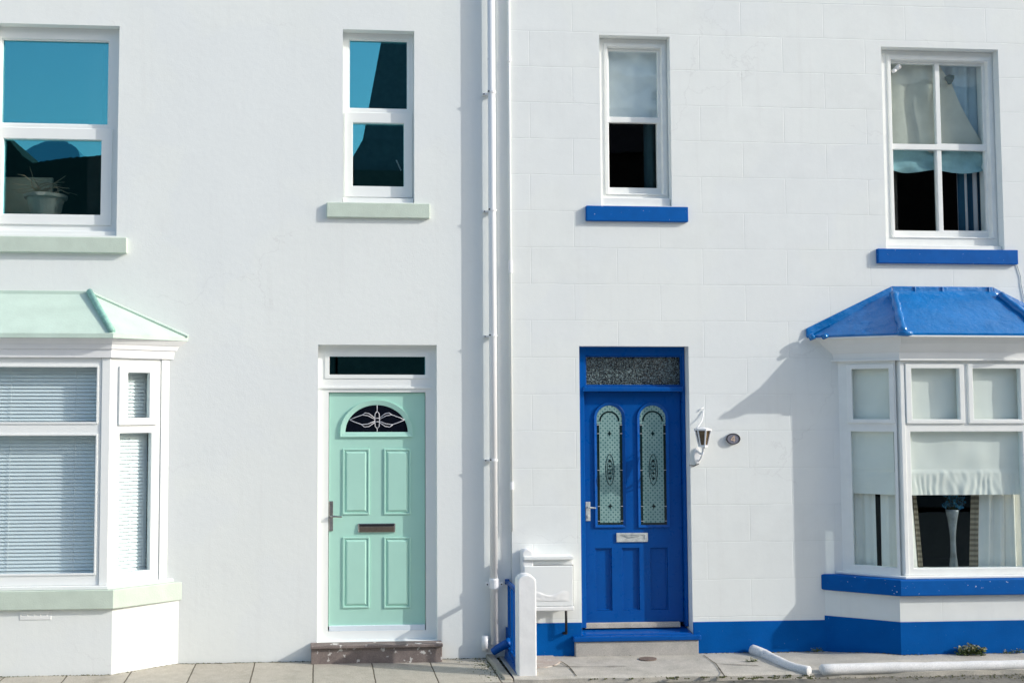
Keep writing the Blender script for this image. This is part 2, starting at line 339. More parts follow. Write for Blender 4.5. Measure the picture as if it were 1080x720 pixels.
    def build(s, name, mat, parent=None, bevel=0, seg=2, smooth=False, recalc=True, orig=None):
        o0 = Vector(parent['_o']) if parent is not None and '_o' in parent else (Vector(orig) if orig else Vector((0, 0, 0)))
        me = bpy.data.meshes.new(name); me.from_pydata([v - o0 for v in s.v], [], s.f)
        if recalc:
            b = bmesh.new(); b.from_mesh(me); bmesh.ops.recalc_face_normals(b, faces=b.faces); b.to_mesh(me); b.free()
        me.materials.append(mat)
        if smooth: me.polygons.foreach_set('use_smooth', [True] * len(me.polygons))
        ob = bpy.data.objects.new(name, me); COL.objects.link(ob)
        if parent is not None: ob.parent = parent; ob['_o'] = list(o0)
        else: ob.location = o0; ob['_o'] = list(o0)
        if bevel:
            md = ob.modifiers.new('edge', 'BEVEL'); md.width = bevel; md.segments = seg; md.limit_method = 'ANGLE'; md.angle_limit = R(40)
        return ob
def thing(name, label, cat, loc=(0, 0, 0), group=None):
    o = bpy.data.objects.new(name, None); COL.objects.link(o); o.location = loc; o['_o'] = list(loc); o.empty_display_size = .1
    o['label'] = label; o['category'] = cat
    if group: o['group'] = group
    return o
def tag(o, label, cat, group=None, kind=None):
    if label: o['label'] = label
    if cat: o['category'] = cat
    if group: o['group'] = group
    if kind: o['kind'] = kind
    return o
def struct(o, kind='structure'): o['kind'] = kind; return o
def one(B, r, d0, d1, name, mat, parent, bevel=.0):
    m = MB(); m.bbox(B, r[0], r[1], d0, d1, r[2], r[3]); return m.build(name, mat, parent, bevel)
def holedpart(B, r, holes, d0, d1, name, mat, parent, bevel=.003):
    m = MB(); m.holed(B, r[0], r[1], r[2], r[3], holes, d0, d1); return m.build(name, mat, parent, bevel)
def grow(r, a, b=None):
    b = a if b is None else b
    return (r[0] - a, r[1] + a, r[2] - b, r[3] + b)
def arch(uc, hw, z0, zs, hh, n=20):
    """closed outline: straight sides from z0 to zs, then a half ellipse hh tall"""
    return [(uc - hw, z0), (uc + hw, z0)] + [(uc + hw * math.cos(PI * i / n), zs + hh * math.sin(PI * i / n)) for i in range(n + 1)]

# ------------------------------------------------------------------ plan sizes shared by walls and bays
XS = at(538, 400, 0).x                      # where the two fronts meet
XL0, XR1 = XS - 7.2, XS + 7.2
ZT = 7.4
w1 = list(WL.rect(-8, 26, 124.5, 248)); w1r = tuple(w1)
w2r = WL.rect(361.5, 32, 437, 213.5)
d1r = list(WL.rect(335, 363.5, 461, 676))
w3r = WR.rect(633, 38, 707.5, 217)
w4r = WR.rect(932, 51, 1056, 263)
d2r = list(WR.rect(612.3, 365, 728.5, 671))
zgl, zgr = 0.0, at(650, 690, YR).z
d1r[2] = max(.05, d1r[2]); d2r[2] = max(.06, d2r[2])

def offs(pl, e, y0):
    """offset the bay plan (wall, front, front, wall) outward by e and clip it on the wall"""
    P = [Vector(p) for p in pl]; lines = []
    for a, b in ((0, 1), (1, 2), (2, 3)):
        t = (P[b] - P[a]).normalized(); nn = Vector((t.y, -t.x)); 
        lines.append((P[a] + nn * e, t))
    def X(l1, l2):
        (p, t), (q, s) = l1, l2; den = t.x * s.y - t.y * s.x; w = q - p
        return p + t * ((w.x * s.y - w.y * s.x) / den)
    wl = (Vector((0, y0)), Vector((1, 0)))
    return [X(lines[0], wl), X(lines[0], lines[1]), X(lines[1], lines[2]), X(lines[2], wl)]

# left bay plan
YB = -0.315
bL_f = at(118, 670, YB).x; bL_w = at(188, 670, 0).x
f_w = at(178, 480, 0).x; YF = -0.30; f_f = at(115.5, 480, YF).x
fgw = 1.62                                     # front width of the left bay
lc = f_f - fgw / 2
planLf = [(2 * lc - f_w, 0), (2 * lc - f_f, YF), (f_f, YF), (f_w, 0)]
planLb = [(2 * lc - bL_w, 0), (2 * lc - bL_f, YB), (bL_f, YB), (bL_w, 0)]
# right bay plan
YFr = YR - 0.305; g_f = at(951, 480, YFr).x; g_w = at(884, 480, YR).x; rc = at(1021, 480, YFr).x
YBr = YR - 0.315; h_f = at(950, 670, YBr).x; h_w = at(871, 670, YR).x
planRf = [(g_w, YR), (g_f, YFr), (2 * rc - g_f, YFr), (2 * rc - g_w, YR)]
planRb = [(h_w, YR), (h_f, YBr), (2 * rc - h_f, YBr), (2 * rc - h_w, YR)]
zLs0, zLs1 = at(122, 641.5, YB - .03).z, at(122, 621.5, YB - .03).z
zLh = at(119, 377, YF).z
zRs0, zRs1 = at(952, 628.5, YBr - .04).z, at(952, 611, YBr - .04).z
zRh = at(951, 380, YFr).z
bayholeL = (planLf[0][0] + .1, planLf[3][0] - .1, zLs1, zLh)
bayholeR = (planRf[0][0] + .1, planRf[3][0] - .1, zRs1, zRh)

# ------------------------------------------------------------------ houses: shell
def shell(name, label, B, x0, x1, holes, wmat, zg):
    hs = thing(name, label, 'house', ((x0 + x1) / 2, B.o.y, zg))
    m = MB(); m.holed(B, x0, x1, zg - .4, ZT, holes, 0, .3)
    m.build('wall', wmat, hs)
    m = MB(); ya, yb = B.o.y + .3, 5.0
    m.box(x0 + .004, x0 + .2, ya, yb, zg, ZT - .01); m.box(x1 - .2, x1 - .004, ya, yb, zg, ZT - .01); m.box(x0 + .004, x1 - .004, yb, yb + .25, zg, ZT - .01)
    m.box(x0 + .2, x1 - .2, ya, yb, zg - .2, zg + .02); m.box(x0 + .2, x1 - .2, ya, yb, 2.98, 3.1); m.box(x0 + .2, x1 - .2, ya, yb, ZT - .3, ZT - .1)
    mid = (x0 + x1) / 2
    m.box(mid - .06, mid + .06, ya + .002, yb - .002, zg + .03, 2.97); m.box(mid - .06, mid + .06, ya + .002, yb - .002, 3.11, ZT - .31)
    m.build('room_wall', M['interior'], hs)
    m = MB(); e = .22
    m.add([(x0, B.o.y - e, ZT), (x1, B.o.y - e, ZT), (x1, 5.4, ZT), (x0, 5.4, ZT), (x0, 2.6, ZT + 2.2), (x1, 2.6, ZT + 2.2)],
          [(3, 2, 1, 0), (0, 1, 5, 4), (2, 3, 4, 5), (0, 4, 3), (1, 2, 5)])
    rf = m.build('roof', M['slate'], hs)
    m = MB(); cx = x0 + 1.2 if B is WL else x1 - 1.2
    m.box(cx - .4, cx + .4, 2.3, 2.9, ZT + 1.6, ZT + 3.2); m.box(cx - .45, cx + .45, 2.25, 2.95, ZT + 3.2, ZT + 3.3)
    m.build('chimney', wmat, rf)
    return hs
HL = shell('terraced_house', 'white roughcast house with mint front door and pale green sills and bay roof', WL, XL0, XS, [w1r, w2r, tuple(d1r), bayholeL], M['wall_l'], zgl)
HR = shell('terraced_house', 'white block-built house with blue front door, blue sills and bright blue bay roof', WR, XS + .0015, XR1, [w3r, w4r, tuple(d2r), bayholeR], M['wall_r'], zgr)

def sill(B, x0, y0, x1, y1, out, mat, win, name='sill'):
    r = B.rect(x0, y0, x1, y1, -out); m = MB(); m.bbox(B, r[0], r[1], -out, .09, r[2], r[3]); return m.build(name, mat, win, .006, 3)

# ------------------------------------------------------------------ left house upper windows (plastic frames)
def plastic_window(hs, r, up, lo, sash, label=None):
    B = WL; fd = .088
    U = B.rect(*up, fd + .02); S = B.rect(*sash, fd - .012); Lw = B.rect(*lo, fd + .01)
    zt = (S[3]) + .004
    fr = holedpart(B, (r[0] - .0, r[1], r[2], r[3]), [U, (S[0] + .012, S[1] - .012, S[2] + .012, S[3] - .012)], fd, fd + .07, 'window', M['upvc'], hs, .004)
    if label: fr['label'] = label
    # glazing bead of the top light
    m = MB(); m.holed(B, U[0] - .004, U[1] + .004, U[2] - .004, U[3] + .004, [grow(U, -.011)], fd + .012, fd + .03); m.build('glazing_bead', M['upvc'], fr, .003)
    one(B, grow(U, .002), fd + .031, fd + .045, 'pane', M['glass_dg'], fr)
    m = MB(); m.holed(B, *S, [Lw], fd - .014, fd + .045); sh = m.build('sash', M['upvc'], fr, .005, 3)
    one(B, grow(Lw, .003), fd + .018, fd + .034, 'pane', M['glass_dg'], fr)
    m = MB(); m.bbox(B, r[0] + .004, r[1] - .004, fd - .05, fd - .002, r[2] + .001, r[2] + .045); m.build('frame_cill', M['upvc'], fr, .006, 3)
    return fr, U, S, Lw
win1, *_ = plastic_window(HL, w1r, (1.5, 42.5, 115.5, 132), (3.5, 147.5, 107, 226.5), (-6, 135, 118, 237))
sill(WL, -17, 249.5, 133.5, 266, .045, M['sage'], win1)
win2, *_ = plastic_window(HL, w2r, (367.5, 42.5, 430.5, 116), (372, 130.5, 426, 197), (363.5, 119, 434.5, 208))
sill(WL, 344.5, 214, 453.5, 229.5, .035, M['sage'], win2)
m = MB(); p0 = WL.rect(418, 169, 423, 180, .2); m.tube([WL.p(p0[0], .2, p0[3]), WL.p(p0[1], .2, p0[2])], .006, 6); m.build('window_stay', M['white'], win2)

# ------------------------------------------------------------------ left door
def panel_door_left():
    B = WL; r = d1r; fd, ld = .08, .105
    fan = B.rect(347, 375.5, 449, 395.5, fd); leaf = B.rect(346.8, 414, 448.3, 663.5, ld)
    zb = B.un(400, 672, fd)[1]
    dr = MB(); dr.bbox(B, leaf[0], leaf[1], ld, ld + .045, leaf[2] + .03, leaf[3])
    door = dr.build('door', M['mint'], HL, .002)
    door['label'] = 'mint green panelled front door with a half-moon light'
    m = MB(); m.holed(B, r[0], r[1], zb - .06, r[3], [grow(fan, 0), (leaf[0] - .004, leaf[1] + .004, leaf[2] - .004, leaf[3] + .004)], fd, fd + .075)
    m.build('door_frame', M['upvc'], door, .004)
    m = MB(); m.holed(B, fan[0] - .035, fan[1] + .035, fan[2] - .03, fan[3] + .03, [grow(fan, -.004)], fd - .007, fd + .003); m.bbox(B, r[0] + .03, r[1] - .03, fd - .012, fd + .002, B.un(400, 410, fd)[1], B.un(400, 407.5, fd)[1])
    m.build('frame_moulding', M['upvc'], door, .003)
    one(B, grow(fan, .004), fd + .02, fd + .034, 'fanlight_pane', M['glass_dg'], door)
    for (x0, y0, x1, y1) in ((362, 473.5, 389, 541.5), (405.5, 473.5, 432.5, 541.5), (362, 566.5, 389, 640), (405.5, 566.5, 432.5, 640)):
        q = B.rect(x0, y0, x1, y1, ld); m = MB()
        m.holed(B, *grow(q, .006), [grow(q, -.010)], ld - .010, ld + .001)
        m.frust(B, grow(q, -.012), ld + .001, grow(q, -.034), ld - .011)
        m.build('door_panel', M['mint'], door, .004, 3)
    # half-moon light
    c = B.un(397.2, 455.3, ld); hw = B.un(430, 455, ld)[0] - c[0]; hh = B.un(397, 427, ld)[1] - c[1]
    hwo = B.un(435.5, 455, ld)[0] - c[0]; hho = B.un(397, 421.5, ld)[1] - c[1]; dz = c[1] - B.un(397, 460.5, ld)[1]
    n = 28
    po = [(c[0] - hwo, c[1] - dz), (c[0] + hwo, c[1] - dz)] + [(c[0] + hwo * math.cos(PI * i / n), c[1] + hho * math.sin(PI * i / n)) for i in range(n + 1)]
    pi_ = [(c[0] - hw, c[1]), (c[0] + hw, c[1])] + [(c[0] + hw * math.cos(PI * i / n), c[1] + hh * math.sin(PI * i / n)) for i in range(n + 1)]
    m = MB(); m.fring(B, po, pi_, ld - .018, ld + .002, ld - .006); m.build('glazing_surround', M['mint'], door, .003)
    m = MB(); m.fprism(B, pi_, ld - .004, ld + .002); m.build('half_moon_pane', M['dark_glass'], door)  # opaque pane, darkness of the room behind painted into its colour
    m = MB(); dl = ld - .006
    Q = lambda x, y: B.p(*(lambda uz: (uz[0], dl, uz[1]))(B.un(350 + x / 10.75, 415 + y / 10.75, dl)))
    rr = .0034
    for pts in ([(513, 128), (513, 205)], [(513, 395), (513, 432)],
                [(513, 200), (490, 225), (487, 300), (490, 370), (513, 396)], [(513, 200), (536, 225), (540, 300), (536, 370), (513, 396)],
                [(487, 278), (540, 278)], [(487, 318), (540, 318)]):
        m.tube([Q(*p) for p in pts], rr, 6)
    for sg in (-1, 1):
        fx = lambda x: 513 + sg * (513 - x)
        for pts in ([(202, 296), (260, 270), (345, 240), (410, 250), (487, 290)], [(345, 240), (375, 218), (420, 225), (487, 275)],
                    [(202, 296), (260, 322), (340, 350), (410, 343), (487, 310)], [(335, 350), (370, 378), (420, 372), (487, 325)]):
            m.tube([Q(fx(x), y) for x, y in pts], rr, 6)
    m.build('leading', M['lead'], door, smooth=True)
    # furniture
    q = B.rect(346.9, 528, 351.3, 559.5, ld); m = MB(); m.bbox(B, q[0], q[1], ld - .012, ld, q[2], q[3])
    m.tube([B.p((q[0] + q[1]) / 2, ld - .012, (q[2] + q[3]) / 2), B.p((q[0] + q[1]) / 2, ld - .05, (q[2] + q[3]) / 2)], .009, 10)
    hz = B.un(355, 544, ld)[1]; um = (q[0] + q[1]) / 2; ue = B.un(360.5, 544, ld)[0]
    m.tube([B.p(um, ld - .05, hz + .002), B.p(um + .03, ld - .054, hz + .003), B.p(ue, ld - .046, hz - .002)], [.009, .009, .006], 10)
    m.build('handle', M['chrome'], door, .003)
    q = B.rect(377.5, 551.5, 417, 561, ld); m = MB(); m.bbox(B, q[0], q[1], ld - .010, ld, q[2], q[3])
    lb = m.build('letterbox', M['chrome'], door, .006, 3)
    m = MB(); m.bbox(B, q[0] + .012, q[1] - .012, ld - .018, ld - .011, q[2] + .004, q[3] - .024); m.build('flap', M['brass'], lb, .003)
    m = MB(); m.bbox(B, q[0] + .012, q[1] - .012, ld - .014, ld - .011, q[3] - .024, q[3] - .006); m.build('letterbox_slot', M['black'], lb)
    q = B.rect(347, 658.5, 448, 664, ld); m = MB(); m.bbox(B, q[0], q[1], ld - .022, ld + .03, q[2], q[3]); m.build('threshold_strip', M['palestrip'], door, .003)
    # step
    zt = B.un(400, 680, -.13)[1]; xl, xr = B.un(327.5, 690, -.12)[0], B.un(467, 690, -.12)[0]
    m = MB(); m.bbox(B, xl, xr, -.13, .3, zt - .022, zt + .002)
    m.bbox(B, xl + .004, xr - .004, -.105, .29, -.2, zt - .0225)
    m.build('doorstep', M['step'], HL, .005, 3)
    return door
panel_door_left()

# ------------------------------------------------------------------ bays
def faces(plan):
    P = [Vector(p) for p in plan]; out = []
    for a, b in ((0, 1), (1, 2), (2, 3)):
        t = P[b] - P[a]; nin = Vector((-t.y, t.x)).normalized()
        B = Basis(P[a], t, nin); B.len = t.length; out.append(B)
    return out
def plan_poly(pl, back):
    return [(pl[0][0], pl[0][1] + back)] + [tuple(p) for p in pl] + [(pl[3][0], pl[3][1] + back)]

def roof_mesh(E, ridgeL, ridgeR, ze, y0, th=.035):
    m = MB(); zr = ridgeL[1]
    top = [(E[0][0], E[0][1], ze), (E[1][0], E[1][1], ze), (E[2][0], E[2][1], ze), (E[3][0], E[3][1], ze), (ridgeR[0], y0, zr), (ridgeL[0], y0, zr)]
    bot = [(p[0], p[1], ze - th) for p in top[:4]]
    m.add(top + bot, [(1, 2, 4, 5), (0, 1, 5), (2, 3, 4), (0, 5, 4, 3), (6, 7, 1, 0), (7, 8, 2, 1), (8, 9, 3, 2), (9, 8, 7, 6), (9, 6, 0, 3)])
    return m

def left_bay():
    y0 = 0; S = faces(planLf)
    m = MB(); m.prism(planLb, -.2, zLs0 + .002); bay = m.build('bay_window', M['wall_l'], HL)
    bay['label'] = 'bay window with venetian blinds and a pale mint roof'
    sp = offs(planLb, .04, y0); sp[3].x = at(192, 626, y0).x; sp[0].x = 2 * lc - sp[3].x; m = MB(); m.prism([tuple(p) for p in sp], zLs0, zLs1); m.build('sill', M['sage'], bay, .006, 3)
    sp = offs(planLf, .03, y0); m = MB(); m.prism([tuple(p) for p in sp], zLs1 + .001, zLs1 + .028); m.build('frame_cill', M['upvc'], bay, .004)
    zb = zLs1 + .029; B = S[1]
    # front frame
    gu = B.un(102.5, 480, .03)[0]; u0, u1 = B.len - gu, gu
    zz = lambda y, d=.03: B.un(60, y, d)[1]
    up = (u0, u1, zz(446), zz(386)); lo = (u0, u1, zz(605), zz(458))
    m = MB(); m.holed(B, .075, B.len - .075, zb, zLh, [up, lo], .012, .075); fr = m.build('front_frame', M['upvc'], bay, .005, 3)
    for g in (up, lo):
        m = MB(); m.holed(B, *grow(g, .008), [grow(g, -.009)], .004, .013); m.build('glazing_bead', M['upvc'], bay, .003)
    for g in (up, lo): one(B, grow(g, .004), .04, .055, 'pane', M['glass_bay'], bay)
    for (a, b) in ((0, .074), (B.len - .074, B.len)):
        m = MB(); m.bbox(B, a + .002, b, 0, .08, zb, zLh); m.build('corner_post', M['upvc'], bay, .006, 3)
    for si in (0, 2):
        B2 = S[si]; mir = si == 0
        Bm = S[2]
        fl = (lambda a: (B2.len - a[1], B2.len - a[0], a[2], a[3])) if mir else (lambda a: a)
        upg = Bm.rect(133.5, 393, 156.3, 440.5, .02); log = Bm.rect(125.5, 458, 157, 602, .035)
        zu = lambda y: Bm.un(140, y, .02)[1]
        saO = Bm.rect(125.5, 386, 166, 448, 0)
        oL = (Bm.un(125.0, 480, .03)[0], Bm.un(158.5, 480, .03)[0], log[2], zu(456.5))
        m = MB(); m.holed(B2, *fl((.012, Bm.len - .075, zb, zLh)), [fl(oL), fl(grow(upg, .02))], .012, .075); m.build('side_frame', M['upvc'], bay, .005, 3)
        m = MB(); m.holed(B2, *fl((saO[0], saO[1], saO[2], saO[3])), [fl(upg)], -.008, .05); m.build('sash', M['upvc'], bay, .006, 3)
        one(B2, fl(grow(upg, .003)), .02, .034, 'pane', M['glass_bay'], bay); one(B2, fl(grow(oL, .004)), .04, .054, 'pane', M['glass_bay'], bay)
        m = MB(); m.bbox(B2, *fl((Bm.len - .074, Bm.len - .002, 0, 0))[:2], 0, .08, zb, zLh); m.build('end_post', M['upvc'], bay, .005)
    # cornice: frieze, cove and soffit
    m = MB(); a = offs(planLf, .018, y0); b = offs(planLf, .022, y0); c = offs(planLf, .085, y0); ze = at(121, 352.5, YF - .1).z - .03
    t2 = lambda q: [tuple(p) for p in q]
    zmid = zLh + (ze - zLh) * .45
    m.loft(t2(a), zLh, t2(b), zmid); m.loft(t2(offs(planLf, .032, y0)), zmid, t2(offs(planLf, .045, y0)), zLh + (ze - zLh) * .72); m.loft(t2(offs(planLf, .05, y0)), zLh + (ze - zLh) * .72, t2(c), ze)
    m.build('cornice', M['white'], bay)
    E = offs(planLf, .115, y0); rz = WL.un(95, 308.5, 0)
    E[3].x = at(198.5, 353, 0).x; E[0].x = 2 * lc - E[3].x
    rl = (2 * lc - rz[0], rz[1]); zt = ze + .036
    roof_mesh(E, rl, rz, zt, 0, .035).build('bay_roof', M['mint_roof'], bay)
    for (ex, rr) in ((E[2], rz), (E[1], rl)):
        m = MB(); a = Vector((ex.x, ex.y, zt)); b = Vector((rr[0], 0, rr[1]))
        m.tube([a + (b - a) * .03 + Vector((0, -.004, .006)), b + Vector((0, -.03, .008))], .026, 10)
        m.build('hip_roll', M['teal'], bay, smooth=True)
    m = MB(); m.box(rl[0], rz[0], -.02, -.001, rz[1] - .045, rz[1] + .012)
    for (ex, rr) in ((E[3], rz), (E[0], rl)):
        a = Vector((ex.x, -.012, zt)); b = Vector((rr[0], -.012, rr[1])); m.tube([a + Vector((0, 0, .004)), b], .013, 8)
    m.build('flashing', M['mint_roof'], bay, .004)
    # air brick
    q = Basis((0, YB), (1, 0), (0, 1)); r = q.rect(21, 643.5, 54, 653, 0); m = MB(); m.holed(q, *r, [(r[0] + .012 + i * .05, r[0] + .012 + i * .05 + .042, r[2] + .03, r[3] - .03) for i in range(5)], -.005, .01)
    m.build('air_brick', M['offwhite'], bay, .002)
    # venetian blinds
    def venetian(B, ua, ub, za, zb2, d, label):
        t = thing('venetian_blind', label, 'blind', B.p((ua + ub) / 2, d, za), 'venetian blinds inside the left bay')
        m = MB(); z = za + .02; nsl = int((zb2 - za - .06) / .0293)
        for i in range(nsl):
            zc = za + .03 + i * .0293; wv = random.uniform(-.0004, .0004); hw, hz = .0075, .0142
            m.hexa([B.p(ua, d - hw, zc - hz + wv), B.p(ub, d - hw, zc - hz - wv), B.p(ub, d + hw, zc + hz - wv), B.p(ua, d + hw, zc + hz + wv)],
                   [B.p(ua, d - hw - .0008, zc - hz + .001 + wv), B.p(ub, d - hw - .0008, zc - hz + .001 - wv), B.p(ub, d + hw - .0008, zc + hz + .001 - wv), B.p(ua, d + hw - .0008, zc + hz + .001 + wv)])
        m.build('slats', M['blind'], t)
        m = MB()
        for k in (.12, .5, .88):
            u = ua + (ub - ua) * k; m.tube([B.p(u, d - .014, za), B.p(u, d - .014, zb2)], .0016, 5)
        m.build('cord', M['white'], t)
        m = MB(); m.bbox(B, ua, ub, d - .018, d + .018, zb2 - .03, zb2); m.build('head_rail', M['white'], t); m = MB(); m.bbox(B, ua, ub, d - .012, d + .012, za, za + .016); m.build('bottom_rail', M['white'], t)
    venetian(S[1], .13, B.len - .13, zb + .03, zLh - .01, .115, 'wide white venetian blind behind the front glass of the mint-roofed bay')
    Bs = S[2]; venetian(Bs, .07, Bs.len - .14, zb + .03, zLh - .01, .115, 'narrow white venetian blind in the angled side light of the mint-roofed bay')
    return bay
left_bay()

def right_bay():
    y0 = YR; S = faces(planRf); B = S[1]
    m = MB(); m.prism(planRb, -.2, zRs0 + .002); bay = m.build('bay_window', M['wall_r'], HR)
    bay['label'] = 'bay window with cream blinds under a glossy blue roof'
    zpl = at(950, 655.5, YBr).z
    sp = offs(planRb, .05, y0); sp[0].x = at(865.5, 619, y0).x; sp[3].x = 2 * rc - sp[0].x; m = MB(); m.prism([tuple(p) for p in sp], zRs0, zRs1); m.build('sill', M['blue_sill'], bay, .012, 3)
    sp = offs(planRb, .004, y0); m = MB(); m.prism([tuple(p) for p in sp], -.2, zpl); m.build('plinth', M['blue_masonry'], bay)
    sp = offs(planRf, .03, y0); m = MB(); m.prism([tuple(p) for p in sp], zRs1 + .001, zRs1 + .022); m.build('frame_cill', M['owhite'], bay, .005)
    zb = zRs1 + .022
    zz = lambda y, d=.03: B.un(1000, y, d)[1]
    ub = lambda x, d=.03: B.un(x, 480, d)[0]
    # front frame
    s1 = (ub(957, 0), ub(1019, 0), zz(446.5, 0), zz(383.5, 0)); g1 = (ub(962.5, .01), ub(1013, .01), zz(442, .01), zz(388.5, .01))
    s2 = (B.len - s1[1], B.len - s1[0], s1[2], s1[3]); g2 = (B.len - g1[1], B.len - g1[0], g1[2], g1[3])
    lo = (ub(959.5), B.len - ub(959.5), zz(598.5), zz(455))
    m = MB(); m.holed(B, .045, B.len - .045, zb, zRh, [lo, grow(s1, -.012), grow(s2, -.012)], .010, .075); m.build('front_frame', M['owhite'], bay, .005, 3)
    for (s, g) in ((s1, g1), (s2, g2)):
        m = MB(); m.holed(B, *s, [g], -.006, .045); m.build('sash', M['owhite'], bay, .005, 3)
        one(B, grow(g, .003), .016, .03, 'pane', M['glass_bay'], bay)
    one(B, grow(lo, .004), .04, .055, 'pane', M['glass_bay'], bay)
    for (a, b) in ((0.002, .044), (B.len - .044, B.len - .002)):
        m = MB(); m.bbox(B, a, b, 0, .08, zb, zRh); m.build('corner_post', M['owhite'], bay, .007, 3)
    for si in (0, 2):
        B2 = S[si]; Bm = S[0]; mir = si == 2
        fl = (lambda a: (B2.len - a[1], B2.len - a[0], a[2], a[3])) if mir else (lambda a: a)
        s = Bm.rect(893, 384, 943, 448, 0); g = Bm.rect(899, 390, 938, 442.5, .01); l2 = Bm.rect(899.5, 456, 945, 600, .035)
        g = (g[0], g[1], g1[2], g1[3]); s = (s[0], s[1], s1[2], s1[3]); l2 = (l2[0], l2[1], lo[2], lo[3])
        m = MB(); m.holed(B2, *fl((.012, Bm.len - .035, zb, zRh)), [fl(l2), fl(grow(s, -.012))], .010, .075); m.build('side_frame', M['owhite'], bay, .005, 3)
        m = MB(); m.holed(B2, *fl(s), [fl(g)], -.006, .045); m.build('sash', M['owhite'], bay, .005, 3)
        one(B2, fl(grow(g, .003)), .016, .03, 'pane', M['glass_bay'], bay); one(B2, fl(grow(l2, .004)), .04, .055, 'pane', M['glass_bay'], bay)
    ze = at(955, 353.5, YFr - .14).z - .012
    m = MB(); t2 = lambda q: [tuple(p) for p in q]; z = [zRh, zRh + .015, zRh + (ze - zRh) * .35, zRh + (ze - zRh) * .75, ze]; e = [.03, .012, .02, .075, .10]
    m.prism(t2(offs(planRf, .028, y0)), z[0], z[1])
    for i in range(1, 4): m.loft(t2(offs(planRf, e[i], y0)), z[i] + .0005, t2(offs(planRf, e[i + 1], y0)), z[i + 1])
    m.build('cornice', M['offwhite'], bay)
    E = offs(planRf, .15, y0); E[0].x = at(851, 353, y0).x; E[3].x = 2 * rc - E[0].x
    rl = WR.un(941, 304, 0); rr_ = (WR.un(1045, 304, 0)[0], rl[1]); zt = ze + .02
    m = MB(); m.prism(t2(offs(planRf, .152, y0)), ze + .0005, ze + .013); m.build('soffit_board', M['owhite'], bay)
    roof_mesh(E, rl, rr_, zt + .012, y0, .018).build('bay_roof', M['blue_roof'], bay)
    # rolled hips, wavy
    for (ex, rr) in ((E[1], rl), (E[2], rr_)):
        m = MB(); a = Vector((ex.x, ex.y, zt + .012)); b = Vector((rr[0], y0, rr[1])); pts = []
        for i in range(13):
            t = i / 12; p = a + (b - a) * (t * .86 - .03) + Vector((random.uniform(-.004, .004), -.004, .010)); pts.append(p)
        m.tube(pts, [.034 + .005 * math.sin(i * 1.7) for i in range(13)], 12)
        bl = a + Vector((.035, -.02, -.004)); m.tube([bl + Vector((.04, 0, 0)), bl, bl + Vector((-.09, -.01, 0))], [.018, .026, .022], 10); m.build('hip_roll', M['blue_roof'], bay, smooth=True)
    for (ex, rr) in ((E[0], rl), (E[3], rr_)):
        m = MB(); a = Vector((ex.x, y0 - .03, zt + .0)); sg = 1 if ex.x < rc else -1
        m.tube([a + Vector((-.004 * sg, -.02, -.01)), a + Vector((.03 * sg, -.045, .008))], [.026, .03], 10); m.tube([a + Vector((.09 * sg, -.09, -.006)), a + Vector((.13 * sg, -.07, .01))], [.022, .02], 10)
        m.build('roof_end_roll', M['blue_roof'], bay, smooth=True)
    m = MB(); k = .10
    pl = [(E[0].x - .012, zt + .03), (rl[0] - .01, rl[1] - .028), (rr_[0] + .01, rl[1] - .028), (E[3].x + .012, zt + .03)]
    for i in range(3):
        (ua, za), (ub_, zb_) = pl[i], pl[i + 1]
        h = .075
        m.hexa([(ua, y0 - .03, za - .03), (ub_, y0 - .03, zb_ - .03), (ub_, y0 - .001, zb_ - .03), (ua, y0 - .001, za - .03)],
               [(ua, y0 - .018, za + h - .03), (ub_, y0 - .018, zb_ + h - .03), (ub_, y0 - .001, zb_ + h - .03), (ua, y0 - .001, za + h - .03)])
    for px in (963, 992, 1041): 
        u = WR.un(px, 308, 0)[0]; m.box(u - .008, u + .008, y0 - .033, y0 - .016, rl[1] - .062, rl[1] + .016)
    m.build('flashing', M['blue_roof'], bay, .006)
    # ---- soft furnishings
    G = 'cream blinds inside the right bay'
    def sheet(name, label, cat, fn, nu, nv, mat, group=None, loc=None):
        m = MB(); m.grid(fn, nu, nv); o = m.build(name, mat, None, smooth=True, recalc=False, orig=loc); return tag(o, label, cat, group)
    zA, zP, zQ = zRh - .01, zz(498, .09), zz(521.5, .09)
    nz = lambda x, y, s=1.0: noise.noise(Vector((x, y, 3.7))) * s
    def fb(u, v):
        uu = .05 + (B.len - .1) * u; z = zA + (zQ - zA) * v
        d = .074 + .003 * math.sin(uu * 7) + nz(uu * 6, z * 5, .008)
        if z < zP + .01: d += .003 * math.sin(uu * 95 + nz(uu * 6, z * 4, 7)) * min(1, (zP + .01 - z) * 12) + nz(uu * 22 + z * 9, z * 10, .005) - .006 * (1 - min(1, (zP + .01 - z) * 9))
        z2 = z
        return B.p(uu, d, z2)
    sheet('roman_blind', 'wide cream blind with a gathered frill across the front of the blue-roofed bay', 'blind', fb, 110, 70, M['cream'], G, B.p(B.len / 2, .085, zQ))
    Bs = S[0]
    def sb(u, v):
        uu = .07 + (Bs.len - .14) * u; z = zA + (zQ - zA) * v
        d = .074 + nz(uu * 8, z * 5, .008) + (.006 if abs(z - zP) < .01 else 0); return Bs.p(uu, d, z)
    sheet('roman_blind', 'narrow cream blind in the shaded angled side of the blue-roofed bay', 'blind', sb, 40, 60, M['cream'], G, Bs.p(Bs.len / 2, .085, zQ))
    # curtains below the blinds
    zb0 = zb - .02
